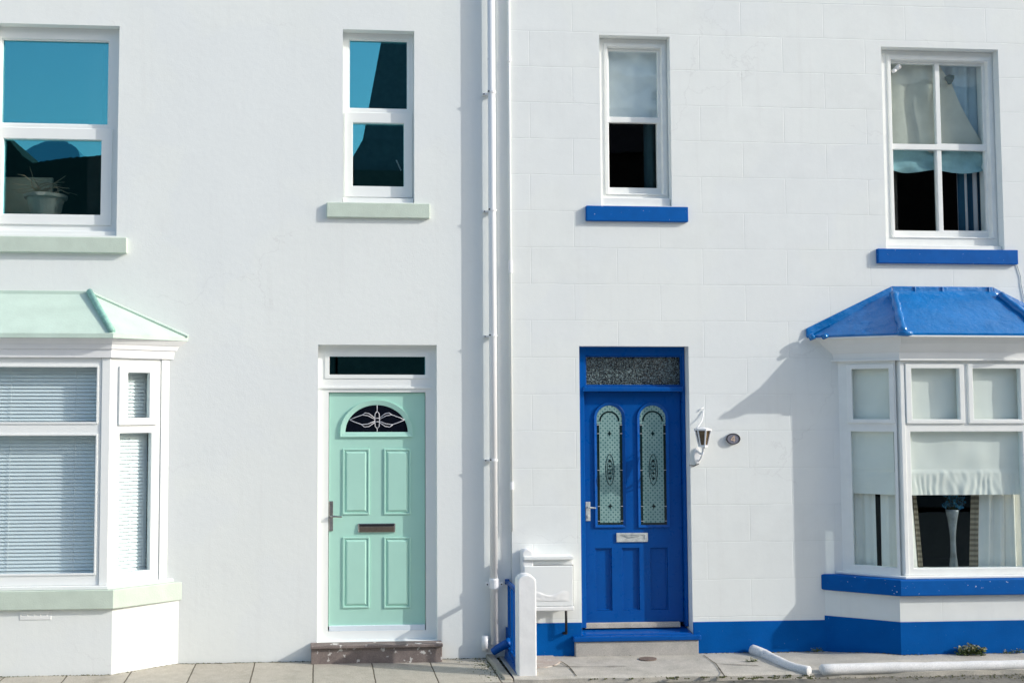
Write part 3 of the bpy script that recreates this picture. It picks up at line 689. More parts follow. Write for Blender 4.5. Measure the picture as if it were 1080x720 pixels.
    def drop(B_, ua_top, ub_top, ua_bot, ub_bot, d0, amp, frq, ztop=zP):
        def f(u, v):
            ua = ua_top + (ua_bot - ua_top) * v; ubb = ub_top + (ub_bot - ub_top) * v
            uu = ua + (ubb - ua) * u; z = ztop + (zb0 - ztop) * v
            return B_.p(uu, d0 + amp * math.sin(u * frq + nz(u * 2, v, 1.0)) + .3 * amp * math.sin(u * frq * 2.3 + 1), z)
        return f
    U = lambda x, d=.16: B.un(x, 560, d)[0]
    CG = 'curtains inside the right bay'
    t = thing('curtain', 'pale curtain with a brown braid edge left of the slim vase in the blue-roofed bay', 'curtain', B.p(.1, .16, zb0), CG)
    m = MB(); m.grid(drop(B, .02, U(962.5), .02, U(968.5), .16, .012, 14), 24, 30); m.build('drape', M['cream'], t, smooth=True, recalc=False)
    m = MB(); m.grid(drop(B, U(962.6), U(966), U(968.6), U(973), .163, .003, 5), 6, 30); m.build('braid_edge', M['tartan'], t, smooth=True, recalc=False)
    t = thing('curtain', 'pale curtain with a tartan edge right of the slim vase in the blue-roofed bay', 'curtain', B.p(B.len - .2, .16, zb0), CG)
    m = MB(); m.grid(drop(B, U(1035.5), B.len - .02, U(1030.5), B.len - .02, .16, .02, 22), 60, 30); m.build('drape', M['cream'], t, smooth=True, recalc=False)
    m = MB(); m.grid(drop(B, U(1027), U(1035.4), U(1021), U(1030.4), .165, .005, 6), 10, 30); m.build('braid_edge', M['tartan'], t, smooth=True, recalc=False)
    us = lambda x: Bs.un(x, 560, .13)[0]
    o = MB(); o.grid(drop(Bs, .04, us(924), .04, us(924.5), .13, .012, 16), 30, 20); tag(o.build('curtain', M['cream'], None, smooth=True, recalc=False, orig=Bs.p(.1, .13, zb0)), 'pale curtain nearest the wall in the shaded angled side of the bay', 'curtain', CG)
    o = MB(); o.grid(drop(Bs, us(929.5), Bs.len - .02, us(929), Bs.len - .02, .13, .010, 12), 30, 20); tag(o.build('curtain', M['cream'], None, smooth=True, recalc=False, orig=Bs.p(.3, .13, zb0)), 'pale curtain by the corner post in the shaded angled side of the bay', 'curtain', CG)
    # board the vase stands on is the inner sill
    m = MB(); m.prism([tuple(p) for p in offs(planRf, -.08, y0 + .06)], zRs1 - .03, zRs1 + .0); m.build('inner_sill', M['offwhite'], bay)
    vd = .22; vc, vz0 = B.un(1006, 600, vd)[0], zRs1
    vt = B.un(1006, 537, vd)[1]
    t = thing('vase', 'slim flared grey vase standing in the middle of the blue-roofed bay', 'vase', B.p(vc, vd, vz0))
    m = MB(); pts = []; rs = []
    for i in range(21):
        k = i / 20; pts.append(B.p(vc, vd, vz0 + .001 + (vt - vz0) * k)); rs.append(.026 + .022 * (1 - k) ** 4 * 1.0 + .030 * k ** 3.2 - .008 * math.sin(PI * k))
    m.tube(pts, rs, 20); m.build('vase_body', M['vase'], t, smooth=True)
    fl = thing('flowers', 'dark blue flowers bunched in the slim grey vase', 'flowers', B.p(vc, vd, vt))
    m = MB(); st = MB()
    for i in range(70):
        a = random.uniform(0, 2 * PI); e = random.uniform(.1, 1.0); c = Vector(B.p(vc, vd, vt + .02)) + Vector((math.cos(a) * .11 * e, math.sin(a) * .06 * e, random.uniform(-.01, .17)))
        for k in range(4):
            dv = Vector((random.gauss(0, 1), random.gauss(0, 1), random.gauss(0, 1))).normalized() * .03; w = dv.orthogonal().normalized() * .012
            m.add([c, c + dv * .5 + w, c + dv, c + dv * .5 - w], [(0, 1, 2, 3)])
        st.tube([B.p(vc, vd, vt - .03), c], .0015, 4)
    m.build('petals', M['flower'], fl, recalc=False); st.build('stems', M['moss'], fl)
    return bay
right_bay()

# ------------------------------------------------------------------ right house sash windows
def sash_window(r, fd, panes_up, panes_lo, sy, sillrect, subz, out, label):
    """panes_*: photo rects of the glass; sy: meeting rail y0,y1; the two sashes sit one behind the other"""
    B = WR; ud, ldp = fd + .035, fd + .065
    U = [B.rect(*p, ud + .02) for p in panes_up]; Lo = [B.rect(*p, ldp + .02) for p in panes_lo]
    xm = panes_up[0][2]; mr = (B.un(xm, sy[0], ud)[1], B.un(xm, sy[1], ud)[1])
    ua, ub = U[0][0] - .035, U[-1][1] + .035; zt = U[0][3] + .035
    la, lb = Lo[0][0] - .035, Lo[-1][1] + .035; zb = Lo[0][2] - .075
    op = (ua + .012, ub - .012, zb + .012, zt - .012)
    fr = holedpart(B, (r[0], r[1], r[2], r[3]), [op], fd, fd + .16, 'window', M['owhite'], HR, .006)
    fr['label'] = label
    m = MB(); m.holed(B, ua - .02, ub + .02, zb - .0, zt + .02, [op], fd - .010, fd + .002); m.build('frame_moulding', M['owhite'], fr, .005, 3)
    m = MB(); m.holed(B, ua, ub, mr[1], zt, U, ud, ud + .04); m.build('sash', M['owhite'], fr, .005, 3)
    m = MB(); m.holed(B, ua, ub, zb, mr[0] - .002, Lo, ldp - .022, ldp + .03); m.build('sash', M['owhite'], fr, .005, 3)
    for q in U: one(B, grow(q, .003), ud + .018, ud + .024, 'pane', M['glass_old'], fr)
    for q in Lo: one(B, grow(q, .003), ldp + .006, ldp + .012, 'pane', M['glass_old'], fr)
    m = MB(); z1 = B.un(670, subz, fd)[1]; m.bbox(B, r[0] + .003, r[1] - .003, fd - .055, fd - .002, r[2] + .001, z1); m.build('frame_cill', M['owhite'], fr, .006, 3)
    sill(B, *sillrect, out, M['blue_sill'], fr)
    return fr, U, Lo
win3, U3, L3 = sash_window(w3r, .085, [(641.7, 55, 693, 124.3)], [(641.2, 130.2, 692, 199)], (124.5, 130), (618.5, 217.5, 726, 233.3), 210, .035, 'narrow two-pane sash window over the blue sill')
win4, U4, L4 = sash_window(w4r, .085, [(939, 68, 985.8, 152.5), (990.3, 69.5, 1035.5, 152.5)], [(939.5, 158, 986.3, 244), (991.3, 158, 1037.5, 244)], (152.5, 158), (926.2, 262.8, 1074, 278), 256, .035, 'wide four-pane sash window over the blue sill')
nz = lambda x, y, s=1.0: noise.noise(Vector((x, y, 1.3))) * s
def sheet(name, label, cat, fn, nu, nv, mat, group=None, loc=None, parent=None):
    m = MB(); m.grid(fn, nu, nv); o = m.build(name, mat, parent, smooth=True, recalc=False, orig=loc)
    return tag(o, label, cat, group) if parent is None else o
# small window: roman blind in the top half, a bedpost edge behind
d = .20
a = WR.rect(634, 45, 700, 128, d)
def f(u, v):
    z = a[3] + (a[2] - a[3]) * v; uu = a[0] + (a[1] - a[0]) * u
    return WR.p(uu, d + nz(uu * 9, z * 9, .03) * (.3 + u) + .012 * abs(math.sin(v * PI * 2.4)) + (.012 * math.sin(uu * 90) * max(0, u - .7)), z)
sheet('roman_blind', 'crumpled white blind drawn halfway down the narrow blue-silled window', 'blind', f, 40, 60, M['roman'], None, WR.p((a[0] + a[1]) / 2, d, a[2]))
a2 = WR.rect(679, 120, 702, 214, .26)
def f(u, v):
    z = a2[3] + (a2[2] - a2[3]) * v; return WR.p(a2[0] + (a2[1] - a2[0]) * u, .26 + .02 * math.sin(u * 13), z)
m = MB(); m.grid(f, 24, 4); tag(m.build('curtain', cloth_mat('navy_cloth', (.035, .075, .09), .1), None, smooth=True, recalc=False, orig=WR.p(a2[0], .26, a2[2])), 'dark teal curtain at the right edge of the narrow blue-silled window', 'curtain')
# wide window: gauze blind, swag, net, striped curtain
d = .21
A = WR.rect(932, 56, 1044, 250, d); zz = lambda y: WR.un(990, y, d)[1]; uu_ = lambda x: WR.un(x, 150, d)[0]
def f(u, v):
    x = 990 + (1044 - 990) * u; z = zz(60) + (zz(176) - zz(60)) * v
    return WR.p(uu_(x), d + .06 + .012 * math.sin(u * 28) + nz(u * 4, v * 3, .02), z)
sheet('net_curtain', 'pale blue net behind the upper right pane of the wide four-pane window', 'curtain', f, 50, 30, M['net'], None, WR.p(uu_(1015), d + .06, zz(176)))
t = thing('festoon_blind', 'grey gauze blind swagged above a teal hem in the wide four-pane window', 'blind', WR.p(uu_(988), d, zz(184)))
def f(u, v):
    y = 58 + (162 - 58) * v
    xr = 990 if y < 78 else (1003.5 + 34 * min(1, ((y - 80) / 76.0)) ** 1.25 if y >= 82 else 999)
    xr = 986 + (y - 58) * .62 if y < 82 else xr
    x = 930 + (xr - 930) * u
    return WR.p(uu_(x), d + .010 * math.sin(u * 16 + v * 2) + nz(u * 3, v * 3, .02), zz(y))
m = MB(); m.grid(f, 60, 50); m.build('gauze', M['festoon'], t, smooth=True, recalc=False)
def f(u, v):
    x = 930 + (1042 - 930) * u; sw = abs(math.sin(u * PI * 2 + .15))
    y = 155 + (179.5 + 4 * sw - 155) * v
    return WR.p(uu_(x), d - .02 + .016 * math.sin(v * 9 + 3.5 * sw) + nz(u * 8, v * 4, .02), zz(y))
m = MB(); m.grid(f, 80, 24); m.build('hem', M['swag'], t, smooth=True, recalc=False)
c = WR.p(uu_(1001.5), d - .03, zz(84)); m = MB(); m.tube([c + Vector((0, 0, .035)), c + Vector((0, 0, .02)), c, c + Vector((0, 0, -.05))], [.010, .042, .040, .014], 12); m.build('tie_knot', paint('dark_tie', (.03, .08, .085), .8), t, smooth=True)
def f(u, v):
    x = 1012 + (1046 - 1012) * u; return WR.p(uu_(x), d + .05 + .025 * math.sin(u * 20 + .4), zz(170) + (zz(252) - zz(170)) * v)
sheet('curtain', 'blue and white striped curtain in the lower right pane of the wide window', 'curtain', f, 60, 6, M['stripe'], None, WR.p(uu_(1030), d + .05, zz(252)))
t = WR.p(uu_(944), d - .05, zz(74)); m = MB()
m.tube([WR.p(*(lambda q: (q[0], .135, q[1]))(WR.un(941, 76, .135))), WR.p(*(lambda q: (q[0], .135, q[1]))(WR.un(944, 74, .135)))], [.016, .020], 8)
m.tube([WR.p(*(lambda q: (q[0], .135, q[1]))(WR.un(944.5, 73, .135))), WR.p(*(lambda q: (q[0], .135, q[1]))(WR.un(948.5, 70, .135)))], [.020, .026], 8)
m.build('window_sticker', M['white'], win4, smooth=True)  # white blobs modelled in for a light fitting's reflection

# ------------------------------------------------------------------ blue door
def blue_door():
    B = WR; r = d2r; fd, ld = .095, .14
    fan = B.rect(616.5, 375, 718.5, 407, fd + .03); leaf = B.rect(616.3, 413.5, 719.3, 656, ld)
    zb = B.un(670, 661, fd)[1]
    PN = [B.rect(x0, 577.5, x1, 643, ld) for (x0, x1) in ((628, 645.5), (656.3, 674.5), (686, 704.5))]; zpa = sum(q[2] for q in PN) / 3; zpb = sum(q[3] for q in PN) / 3; PN = [(q[0], q[1], zpa, zpb) for q in PN]
    m = MB(); m.holed(B, leaf[0], leaf[1], leaf[2], leaf[3], PN, ld, ld + .045); door = m.build('door', M['blue'], HR, .002)
    door['label'] = 'blue panelled front door with two arched leaded lights'
    m = MB(); m.holed(B, r[0] + .002, r[1] - .002, zb, r[3], [fan, (leaf[0] - .003, leaf[1] + .003, zb - .1, leaf[3] + .003)], fd, fd + .09); m.build('door_frame', M['blue'], door, .008, 3)
    m = MB(); q = B.rect(615.5, 407.8, 720, 413, fd - .03); m.bbox(B, q[0], q[1], fd - .04, fd + .02, q[2], q[3]); m.build('transom', M['blue'], door, .010, 3)
    m = MB(); m.holed(B, fan[0] - .002, fan[1] + .002, fan[2] - .002, fan[3] + .002, [grow(fan, -.012)], fd + .015, fd + .04); m.build('frame_moulding', M['blue'], door, .004)
    one(B, grow(fan, .003), fd + .045, fd + .055, 'fanlight_pane', M['obscure'], door)
    # arched lights
    for (xc, x0, x1) in ((643.3, 629.8, 656.5), (689, 675.2, 702.5)):
        q = B.rect(x0, 443, x1, 553, ld); uc = (q[0] + q[1]) / 2; hw = (q[1] - q[0]) / 2
        ztop = B.un(xc, 427.5, ld)[1]; zs = B.un(xc, 440.5, ld)[1]
        glass = arch(uc, hw, q[2], zs, ztop - zs, 24)
        mo = arch(uc, hw + .026, q[2] - .022, zs, ztop - zs + .026, 24)
        m = MB(); m.fring(B, mo, glass, ld - .016, ld + .002, ld - .004); m.build('arch_moulding', M['blue'], door, .004, 3)
        m = MB(); m.fprism(B, glass, ld - .003, ld + .002); pn = m.build('arched_pane', M['pattern'], door)
        pn['label'] = 'pale etched glass under a rounded arch' 
        m = MB(); dl0, dl1 = ld - .0048, ld - .0031
        b = .021
        zi = zs - .055
        for sg in (-1, 1):
            a0, a1 = uc + sg * (hw - .001), uc + sg * (hw - b); m.bbox(B, min(a0, a1), max(a0, a1), dl0, dl1, q[2] + .001, zi)
        m.bbox(B, uc - hw + b, uc + hw - b, dl0, dl1, q[2] + .001, q[2] + .018)
        n = 20; hr = hw - .022
        po = [(uc + hr * math.cos(PI * i / n), zs - .03 + hr * math.sin(PI * i / n)) for i in range(n + 1)]
        pi_ = [(uc + (hr - .014) * math.cos(PI * i / n), zs - .03 + (hr - .014) * math.sin(PI * i / n)) for i in range(n + 1)]
        for i in range(n): m.fprism(B, [po[i], po[i + 1], pi_[i + 1], pi_[i]], dl0, dl1)
        def diamond(uu, z, a, bb): m.fprism(B, [(uu - a, z), (uu - a * .3, z - bb * .3), (uu, z - bb), (uu + a * .3, z - bb * .3), (uu + a, z), (uu + a * .3, z + bb * .3), (uu, z + bb), (uu - a * .3, z + bb * .3)], dl0, dl1)
        for y in (457, 533.5): diamond(uc, B.un(xc, y, ld)[1], .022, .026)
        ze = B.un(xc, 495, ld)[1]
        for (ea, eb, t_) in ((.040, .135, .006), (.024, .09, .005)):
            nn = 28
            m.fring(B, [(uc + ea * math.cos(2 * PI * i / nn), ze + eb * math.sin(2 * PI * i / nn)) for i in range(nn)], [(uc + (ea - t_) * math.cos(2 * PI * i / nn), ze + (eb - t_) * math.sin(2 * PI * i / nn)) for i in range(nn)], dl0, dl1)
        for dz in (-.075, -.03, .03, .075): diamond(uc, ze + dz, .018, .02)
        m.bbox(B, uc - .024, uc + .024, dl0, dl1, ze - .004, ze + .004)
        m.build('glass_pattern', M['darklead'], door)
        for y in (448, 457, 495.5, 533.5, 549): 
            z = B.un(xc, y, ld)[1]
            for (ua, ub) in ((uc - hw, uc - hw + b), (uc + hw - b, uc + hw)): m = MB(); m.tube([B.p(ua, ld - .006, z), B.p(ub, ld - .006, z)], .002, 5); m.build('leading', M['lead'], door)
    for q in PN:
        m = MB(); m.bbox(B, q[0] - .002, q[1] + .002, ld + .020, ld + .040, q[2] - .002, q[3] + .002); m.holed(B, q[0] + .0005, q[1] - .0005, q[2] + .0005, q[3] - .0005, [grow(q, -.010)], ld + .010, ld + .0202)
        m.build('door_panel', M['blue'], door, .003, 3)
    q = B.rect(650, 561.5, 683, 571, ld); m = MB(); m.holed(B, *q, [(q[0] + .03, q[1] - .03, q[2] + .022, q[3] - .018)], ld - .012, ld); m.bbox(B, q[0] + .028, q[1] - .028, ld - .008, ld - .001, q[2] + .02, q[3] - .016)
    m.tube([B.p(q[0] + .07, ld - .012, q[3] - .022), B.p((q[0] + q[1]) / 2, ld - .02, q[3] - .028), B.p(q[1] - .07, ld - .012, q[3] - .022)], .003, 6)
    m.build('letterbox', M['silver'], door, .003)
    q = B.rect(617.3, 528.8, 622.4, 549, ld); m = MB(); m.bbox(B, q[0], q[1], ld - .010, ld, q[2], q[3]); uc = (q[0] + q[1]) / 2
    m.tube([B.p(uc, ld - .01, q[3] - .045), B.p(uc, ld - .055, q[3] - .045)], .008, 10); m.tube([B.p(uc, ld - .055, q[3] - .045), B.p(uc + .06, ld - .055, q[3] - .05)], [.008, .005], 10)
    m.tube([B.p(uc, ld - .01, q[2] + .04), B.p(uc, ld - .02, q[2] + .04)], .012, 12)
    m.build('handle', M['silver'], door, .003)
    # weather bar, sloping cill and step
    q = B.rect(617, 656, 717, 661.3, ld - .02); m = MB(); m.bbox(B, q[0], q[1], ld - .035, ld + .04, q[2], q[3]); m.build('weather_board', M['wood'], door, .003)
    zt = q[2] - .002; c = B.rect(605, 671.5, 740, 676, -.06)
    m = MB(); ua, ub = r[0] + .002, r[1] - .002
    m.add([B.p(ua, .2, zt), B.p(ub, .2, zt), B.p(ub, .0, c[3] + .015), B.p(ua, .0, c[3] + .015), B.p(ua, .2, c[2]), B.p(ub, .2, c[2]), B.p(ub, .0, c[2]), B.p(ua, .0, c[2])],
          [(0, 1, 2, 3), (7, 6, 5, 4), (3, 2, 6, 7), (2, 1, 5, 6), (1, 0, 4, 5), (0, 3, 7, 4)])
    m.bbox(B, c[0], c[1], -.06, -.0005, c[2] + .001, c[3] + .008); m.build('door_cill', M['blue'], door, .010, 3)
    q = B.rect(607, 676.5, 737, 691, -.045); m = MB(); m.bbox(B, q[0], q[1], -.045, .0, -.2, c[2] + .0005); m.build('doorstep', M['concrete'], HR, .008, 3)
    return c
cill2 = blue_door()

# blue plinth bands
B = WR; zp = B.un(590, 656.5, -.006)[1]
m = MB(); ua = B.un(566, 670, 0)[0]
m.bbox(B, XS + .012, d2r[0] - .001, -.006, .01, -.2, zp); m.build('plinth', M['blue_masonry'], HR, .003)
m = MB(); zp2 = B.un(800, 654.5, -.006)[1]; m.bbox(B, d2r[1] + .001, planRb[0][0] + .02, -.006, .01, -.2, zp2); m.build('plinth', M['blue_masonry'], HR, .003)
m = MB(); m.bbox(B, planRb[3][0] - .02, XR1, -.006, .01, -.2, zp2); m.build('plinth', M['blue_masonry'], HR, .003)

# ------------------------------------------------------------------ downpipe in the corner (left house)
pc = at(519.5, 300, -.062); X0 = pc.x
m = MB(); zpb = at(519, 679, -.062).z
m.tube([(X0, -.062, 7.3), (X0, -.062, zpb)], .033, 20); pipe = m.build('downpipe', M['white'], HL, smooth=True)
zc = [at(519, y, -.06).z for y in (98, 222, 354, 485)]
for z in zc + [6.9]:
    m = MB(); m.tube([(X0, -.062, z - .008), (X0, -.062, z + .008)], .0385, 18); m.box(X0 - .075, X0 + .02, -.03, -.0, z - .011, z + .004)
    m.build('pipe_clip', M['white'], pipe)
m = MB(); z = at(519, 615, -.06).z
m.tube([(X0, -.062, z - .045), (X0, -.062, z - .035), (X0, -.062, z + .035), (X0, -.062, z + .045)], [.036, .041, .041, .036], 20); 
for s in (-1, 1): m.box(X0 + s * .055 - .016, X0 + s * .055 + .016, -.075, -.05, z - .018, z + .01)
m.build('pipe_collar', M['white'], pipe, smooth=False)
def screw(x, y, z, r):
    m = MB(); m.tube([(x, y, z), (x, y - .008, z)], r, 8); m.build('screw', M['black'], pipe)
for s in (-1, 1): screw(X0 + s * .06, -.0755, z - .004, .006)
for z2 in zc: screw(X0 - .03, -.088, z2 + .004, .007); screw(X0 - .062, -.03, z2 - .004, .005)
p = at(512, 686, -.06); m = MB(); m.tube([(p.x, -.05, zpb + .07), (p.x, -.05, p.z)], .03, 14); m.build('pipe_foot', M['white'], pipe, smooth=True)
# thin service pipe along the corner edge (right house)
c2 = at(538.3, 300, YR - .012); m = MB(); m.tube([(c2.x, YR - .012, 7.3), (c2.x, YR - .012, at(538, 560, YR).z)], .0105, 12); sp = m.build('service_pipe', M['wall_r'], HR, smooth=True)
for ya, yb in ((275, 288), (60, 66), (508, 516)):
    m = MB(); m.tube([(c2.x, YR - .014, at(538, ya, YR).z), (c2.x, YR - .014, at(538, yb, YR).z)], .017, 12); m.build('pipe_coupling', M['white'], sp, smooth=False)
# loose cable by the right-hand sill
m = MB(); m.tube([at(x, y, YR - .006) for x, y in ((1072, 278), (1074, 284), (1076.5, 292), (1077, 300), (1079, 310), (1083, 330))], .0035, 6); m.build('cable', M['cable'], HR)

# ------------------------------------------------------------------ wall lantern and plaque
lx = .16
P = lambda x, y, yy: at(x, y, YR - yy)
base = P(736, 484, 0)
t = thing('wall_lantern', 'small white carriage lantern with amber panes on a bracket beside the blue door', 'wall lamp', (base.x, YR, base.z))
c = P(741.5, 460, .12); zt, zb = P(741, 453, .12).z, P(741, 469.5, .12).z; rt, rb = .066, .036
hexp = lambda r, z, n=6, ph=0: [(c.x + r * math.cos(ph + 2 * PI * i / n), c.y + r * math.sin(ph + 2 * PI * i / n), z) for i in range(n)]
m = MB(); n = 6; ph = PI / 6
m.add(hexp(rt * .9, zt, ph=ph) + hexp(rb * .9, zb, ph=ph), [tuple(range(6)), tuple(range(11, 5, -1))] + [(i, (i + 1) % 6, 6 + (i + 1) % 6, 6 + i) for i in range(6)])
m.build('lamp_pane', M['lampglass'], t)
m = MB()
for i in range(6):
    a, b = hexp(rt, zt, ph=ph)[i], hexp(rb, zb, ph=ph)[i]; m.tube([a, b], .0065, 6)
for (r0, z0, r1, z1) in ((rt + .008, zt - .006, rt + .008, zt + .008), (rb + .006, zb - .012, rb + .004, zb + .004), (rt + .012, zt + .008, .012, zt + .022)):
    m.add(hexp(r0, z0, ph=ph) + hexp(r1, z1, ph=ph), [tuple(range(5, -1, -1)), tuple(range(6, 12))] + [(i, (i + 1) % 6, 6 + (i + 1) % 6, 6 + i) for i in range(6)])
m.build('lamp_frame', M['white'], t)
m = MB(); m.tube([(c.x, c.y, zb - .01), (c.x, c.y, zb - .03), (c.x, c.y + .012, zb - .06), (c.x, c.y + .05, zb - .075), (c.x - .02, YR - .012, zb - .05)], [.016, .011, .010, .010, .012], 10)
m.tube([(c.x, c.y, zb - .06), (c.x - .012, c.y + .02, zb - .10), (base.x + .01, YR - .03, zb - .12), (base.x, YR - .012, zb - .14)], [.006, .007, .007, .006], 8)
m.build('bracket', M['white'], t, smooth=True)
bp = Basis((0, YR), (1, 0), (0, 1)); q = bp.rect(731.5, 471.5, 739, 489, -.005); uc, zc_ = (q[0] + q[1]) / 2, (q[2] + q[3]) / 2
m = MB(); m.fprism(bp, [(uc + (q[1] - q[0]) / 2 * math.cos(2 * PI * i / 20), zc_ + (q[3] - q[2]) / 2 * math.sin(2 * PI * i / 20)) for i in range(20)], -.016, -.0005); m.build('backplate', M['white'], t, .004)
m = MB(); m.tube([P(741.5, 433, .004), P(741.3, 439, .02), P(740.3, 444, .05), P(737.5, 448.5, .09), P(734, 451.5, .11)], .0045, 6); m.tube([P(736, 434, .004), P(739, 431, .006), P(742, 429.5, .004)], .003, 6); m.build('wire', M['white'], t, smooth=True)
m = MB(); m.tube([P(737, 489, .01), P(732, 491, .01), P(727, 490.5, .006)], .004, 6); m.build('flex', M['black'], t, smooth=True)

pl = thing('house_number_plaque', 'small oval grey number plaque on the white wall right of the lantern', 'sign', tuple(P(773, 462.5, 0)))
q = bp.rect(766, 456.8, 780.5, 468.3, -.02); uc, zc_ = (q[0] + q[1]) / 2, (q[2] + q[3]) / 2; ra, rb2 = (q[1] - q[0]) / 2, (q[3] - q[2]) / 2
el = lambda k, n=36: [(uc + ra * k * math.cos(2 * PI * i / n), zc_ + rb2 * k * math.sin(2 * PI * i / n)) for i in range(n)]
m = MB(); m.fprism(bp, el(1.0), -.022, -.0005); m.build('plate', M['plaque'], pl, .004)
m = MB(); m.fring(bp, el(1.01), el(.88), -.026, -.021); m.build('rim', M['black'], pl)
m = MB(); s = .026
m.bbox(bp, uc + .002, uc + .010, -.0255, -.0215, zc_ - s, zc_ + s); m.fprism(bp, [(uc + .0018, zc_ + s), (uc + .0018, zc_ + s - .012), (uc - .014, zc_ - .006), (uc - .022, zc_ - .006)], -.0252, -.0215); m.bbox(bp, uc - .022, uc + .018, -.0249, -.0215, zc_ - .0135, zc_ - .0062)
m.build('digit', M['digit'], pl)

# ------------------------------------------------------------------ meter box
YM = YR - .13; bm = Basis((0, YM), (1, 0), (0, 1)); q = bm.rect(552.5, 586, 605, 642.5, 0)
t = thing('meter_box', 'white plastic meter box with a moulded front hung low beside the blue door', 'meter box', ((q[0] + q[1]) / 2, YR, q[2]))
m = MB(); m.hexa([(q[0], YM + .03, q[2] + .03), (q[1], YM + .03, q[2] + .03), (q[1], YR - .0005, q[2]), (q[0], YR - .0005, q[2])], [(q[0], YM + .03, q[3] - .004), (q[1], YM + .03, q[3] - .004), (q[1], YR - .0005, q[3]), (q[0], YR - .0005, q[3])]); m.build('case', M['upvc'], t, .006, 3)
z1 = bm.un(580, 596.5)[1]; z0 = bm.un(580, 639)[1]; z2 = bm.un(580, 590)[1]
m = MB(); m.bbox(bm, q[0] + .003, q[1] - .003, .0, .028, z0, z1); lid = m.build('lid', M['upvc'], t, .006, 3)
m = MB(); m.bbox(bm, q[0] - .001, q[1] + .004, .021, .0295, z0 - .002, z1 + .005); m.build('seal', M['darkseal'], t)  # dark grey plate behind the lid, showing as a thin outline
m = MB(); m.bbox(bm, q[0], q[1], -.006, .045, z2, q[3] - .003); m.build('top_lip', M['upvc'], t, .005, 3)
m = MB(); m.bbox(bm, q[0] - .002, q[1] + .002, -.008, .03, q[2] - .01, z0 - .003); m.build('bottom_lip', M['offwhite'], t, .006)
def rl_(u, v):
    x = q[0] + .03 + (q[1] - q[0] - .07) * u; za, zb_ = bm.un(580, 634)[1], bm.un(580, 622.5)[1]
    e = min(1, 6 * min(u, 1 - u, v, 1 - v)); return bm.p(x, -.0012 - e * (.003 + .004 * abs(noise.noise(Vector((x * 16, v * 2.2, 5))))), za + (zb_ - za) * v * (.8 + .2 * math.sin(u * 9)))
m = MB(); m.grid(rl_, 40, 12); m.build('relief', M['offwhite'], lid, smooth=True)
m = MB(); a = at(597, 643, YR - .05); b = at(597, 667, YR - .05); m.tube([(a.x, YR - .05, q[2] + .02), (a.x, YR - .05, b.z)], .011, 10); m.tube([(a.x, YR - .05, b.z), (a.x - .01, YR - .002, b.z - .012)], .013, 10); m.build('supply_pipe', M['black'], t, smooth=True)

# ------------------------------------------------------------------ low railing with white posts
t = thing('boundary_railing', 'low blue metal railing between two round-topped white posts at the house boundary', 'railing', (at(534, 690, 0).x, -.35, 0))
xr = at(534.5, 613, -.01).x; zr = at(534.5, 613, -.01).z
yf = -.60
m = MB(); m.tube([(xr, -.005, zr), (xr + .005, yf, zr)], .016, 10); m.tube([(xr - .015, -.012, zr), (xr + .02, -.012, zr)], .022, 10); m.tube([(xr + .02, -.05, zr), (xr + .03, yf, zr - .01)], .010, 8); m.build('rail', M['blue'], t, smooth=True)
for y in (-.09, -.22, -.35, -.48):
    m = MB(); m.box(xr - .008, xr + .014, y - .011, y + .011, .02, zr + .002); m.build('baluster', M['blue'], t, .002)
m = MB(); m.box(xr - .018, xr + .012, yf + .02, -.03, .03, .11); m.hexa([(xr - .06, yf, -.02), (xr + .015, yf, -.02), (xr + .015, -.06, -.02), (xr - .04, -.06, -.02)], [(xr - .03, yf, .02), (xr + .015, yf, .02), (xr + .015, -.06, .12), (xr - .02, -.06, .12)]); m.build('bottom_rail', M['blue'], t, .004)
m = MB(); a, b = at(533.5, 661, -.02), at(538, 661, -.02); m.box(a.x, b.x, -.045, -.005, .02, a.z); m.build('wall_plate', M['blue'], t, .003)
def post(px0, px1, pyt, Y, th, zb, nm):
    B_ = Basis((0, Y), (1, 0), (0, 1)); a = B_.un(px0, 660)[0]; b = B_.un(px1, 660)[0]; zt = B_.un(px0, pyt)[1]; hw = (b - a) / 2; uc = (a + b) / 2
    m = MB(); pts = arch(uc, hw, zb, zt - hw * .8, hw * .8, 14); m.fprism(B_, pts, 0, th)
    return m.build(nm, M['post'], t, .012, 3)
post(546.3, 566, 606, -.66, .13, -.06, 'post')
post(551.3, 563, 579, -.15, .11, -.06, 'post')
# blue drain shoe and kerb stones beside it
m = MB(); m.tube([at(520, 687, -.10), at(525, 683.5, -.12), at(531, 680, -.15), at(537, 677, -.18)], [.030, .034, .035, .036], 16, caps=False); m.tube([at(536.8, 677.2, -.18), at(537.3, 676.9, -.185)], [.040, .040], 16)
o = m.build('pipe_shoe', M['blue'], pipe, smooth=True)
m = MB(); a = on_z(513, 688, .0); b = on_z(537, 717, .0); w = .055
dv = (b - a).normalized(); pv = Vector((-dv.y, dv.x, 0)) * .05
m.hexa([a - pv + Vector((0, 0, -.05)), b - pv + Vector((0, 0, -.05)), b + pv + Vector((0, 0, -.05)), a + pv + Vector((0, 0, -.05))], [a - pv * .8 + Vector((0, 0, .035)), b - pv * .8 + Vector((0, 0, .02)), b + pv * .6 + Vector((0, 0, .015)), a + pv * .6 + Vector((0, 0, .035))])
tag(m.build('kerbstone', M['kerbstone'], None, .012, 3, orig=a), 'narrow old kerbstone lying beside the foot of the blue railing', 'kerbstone')

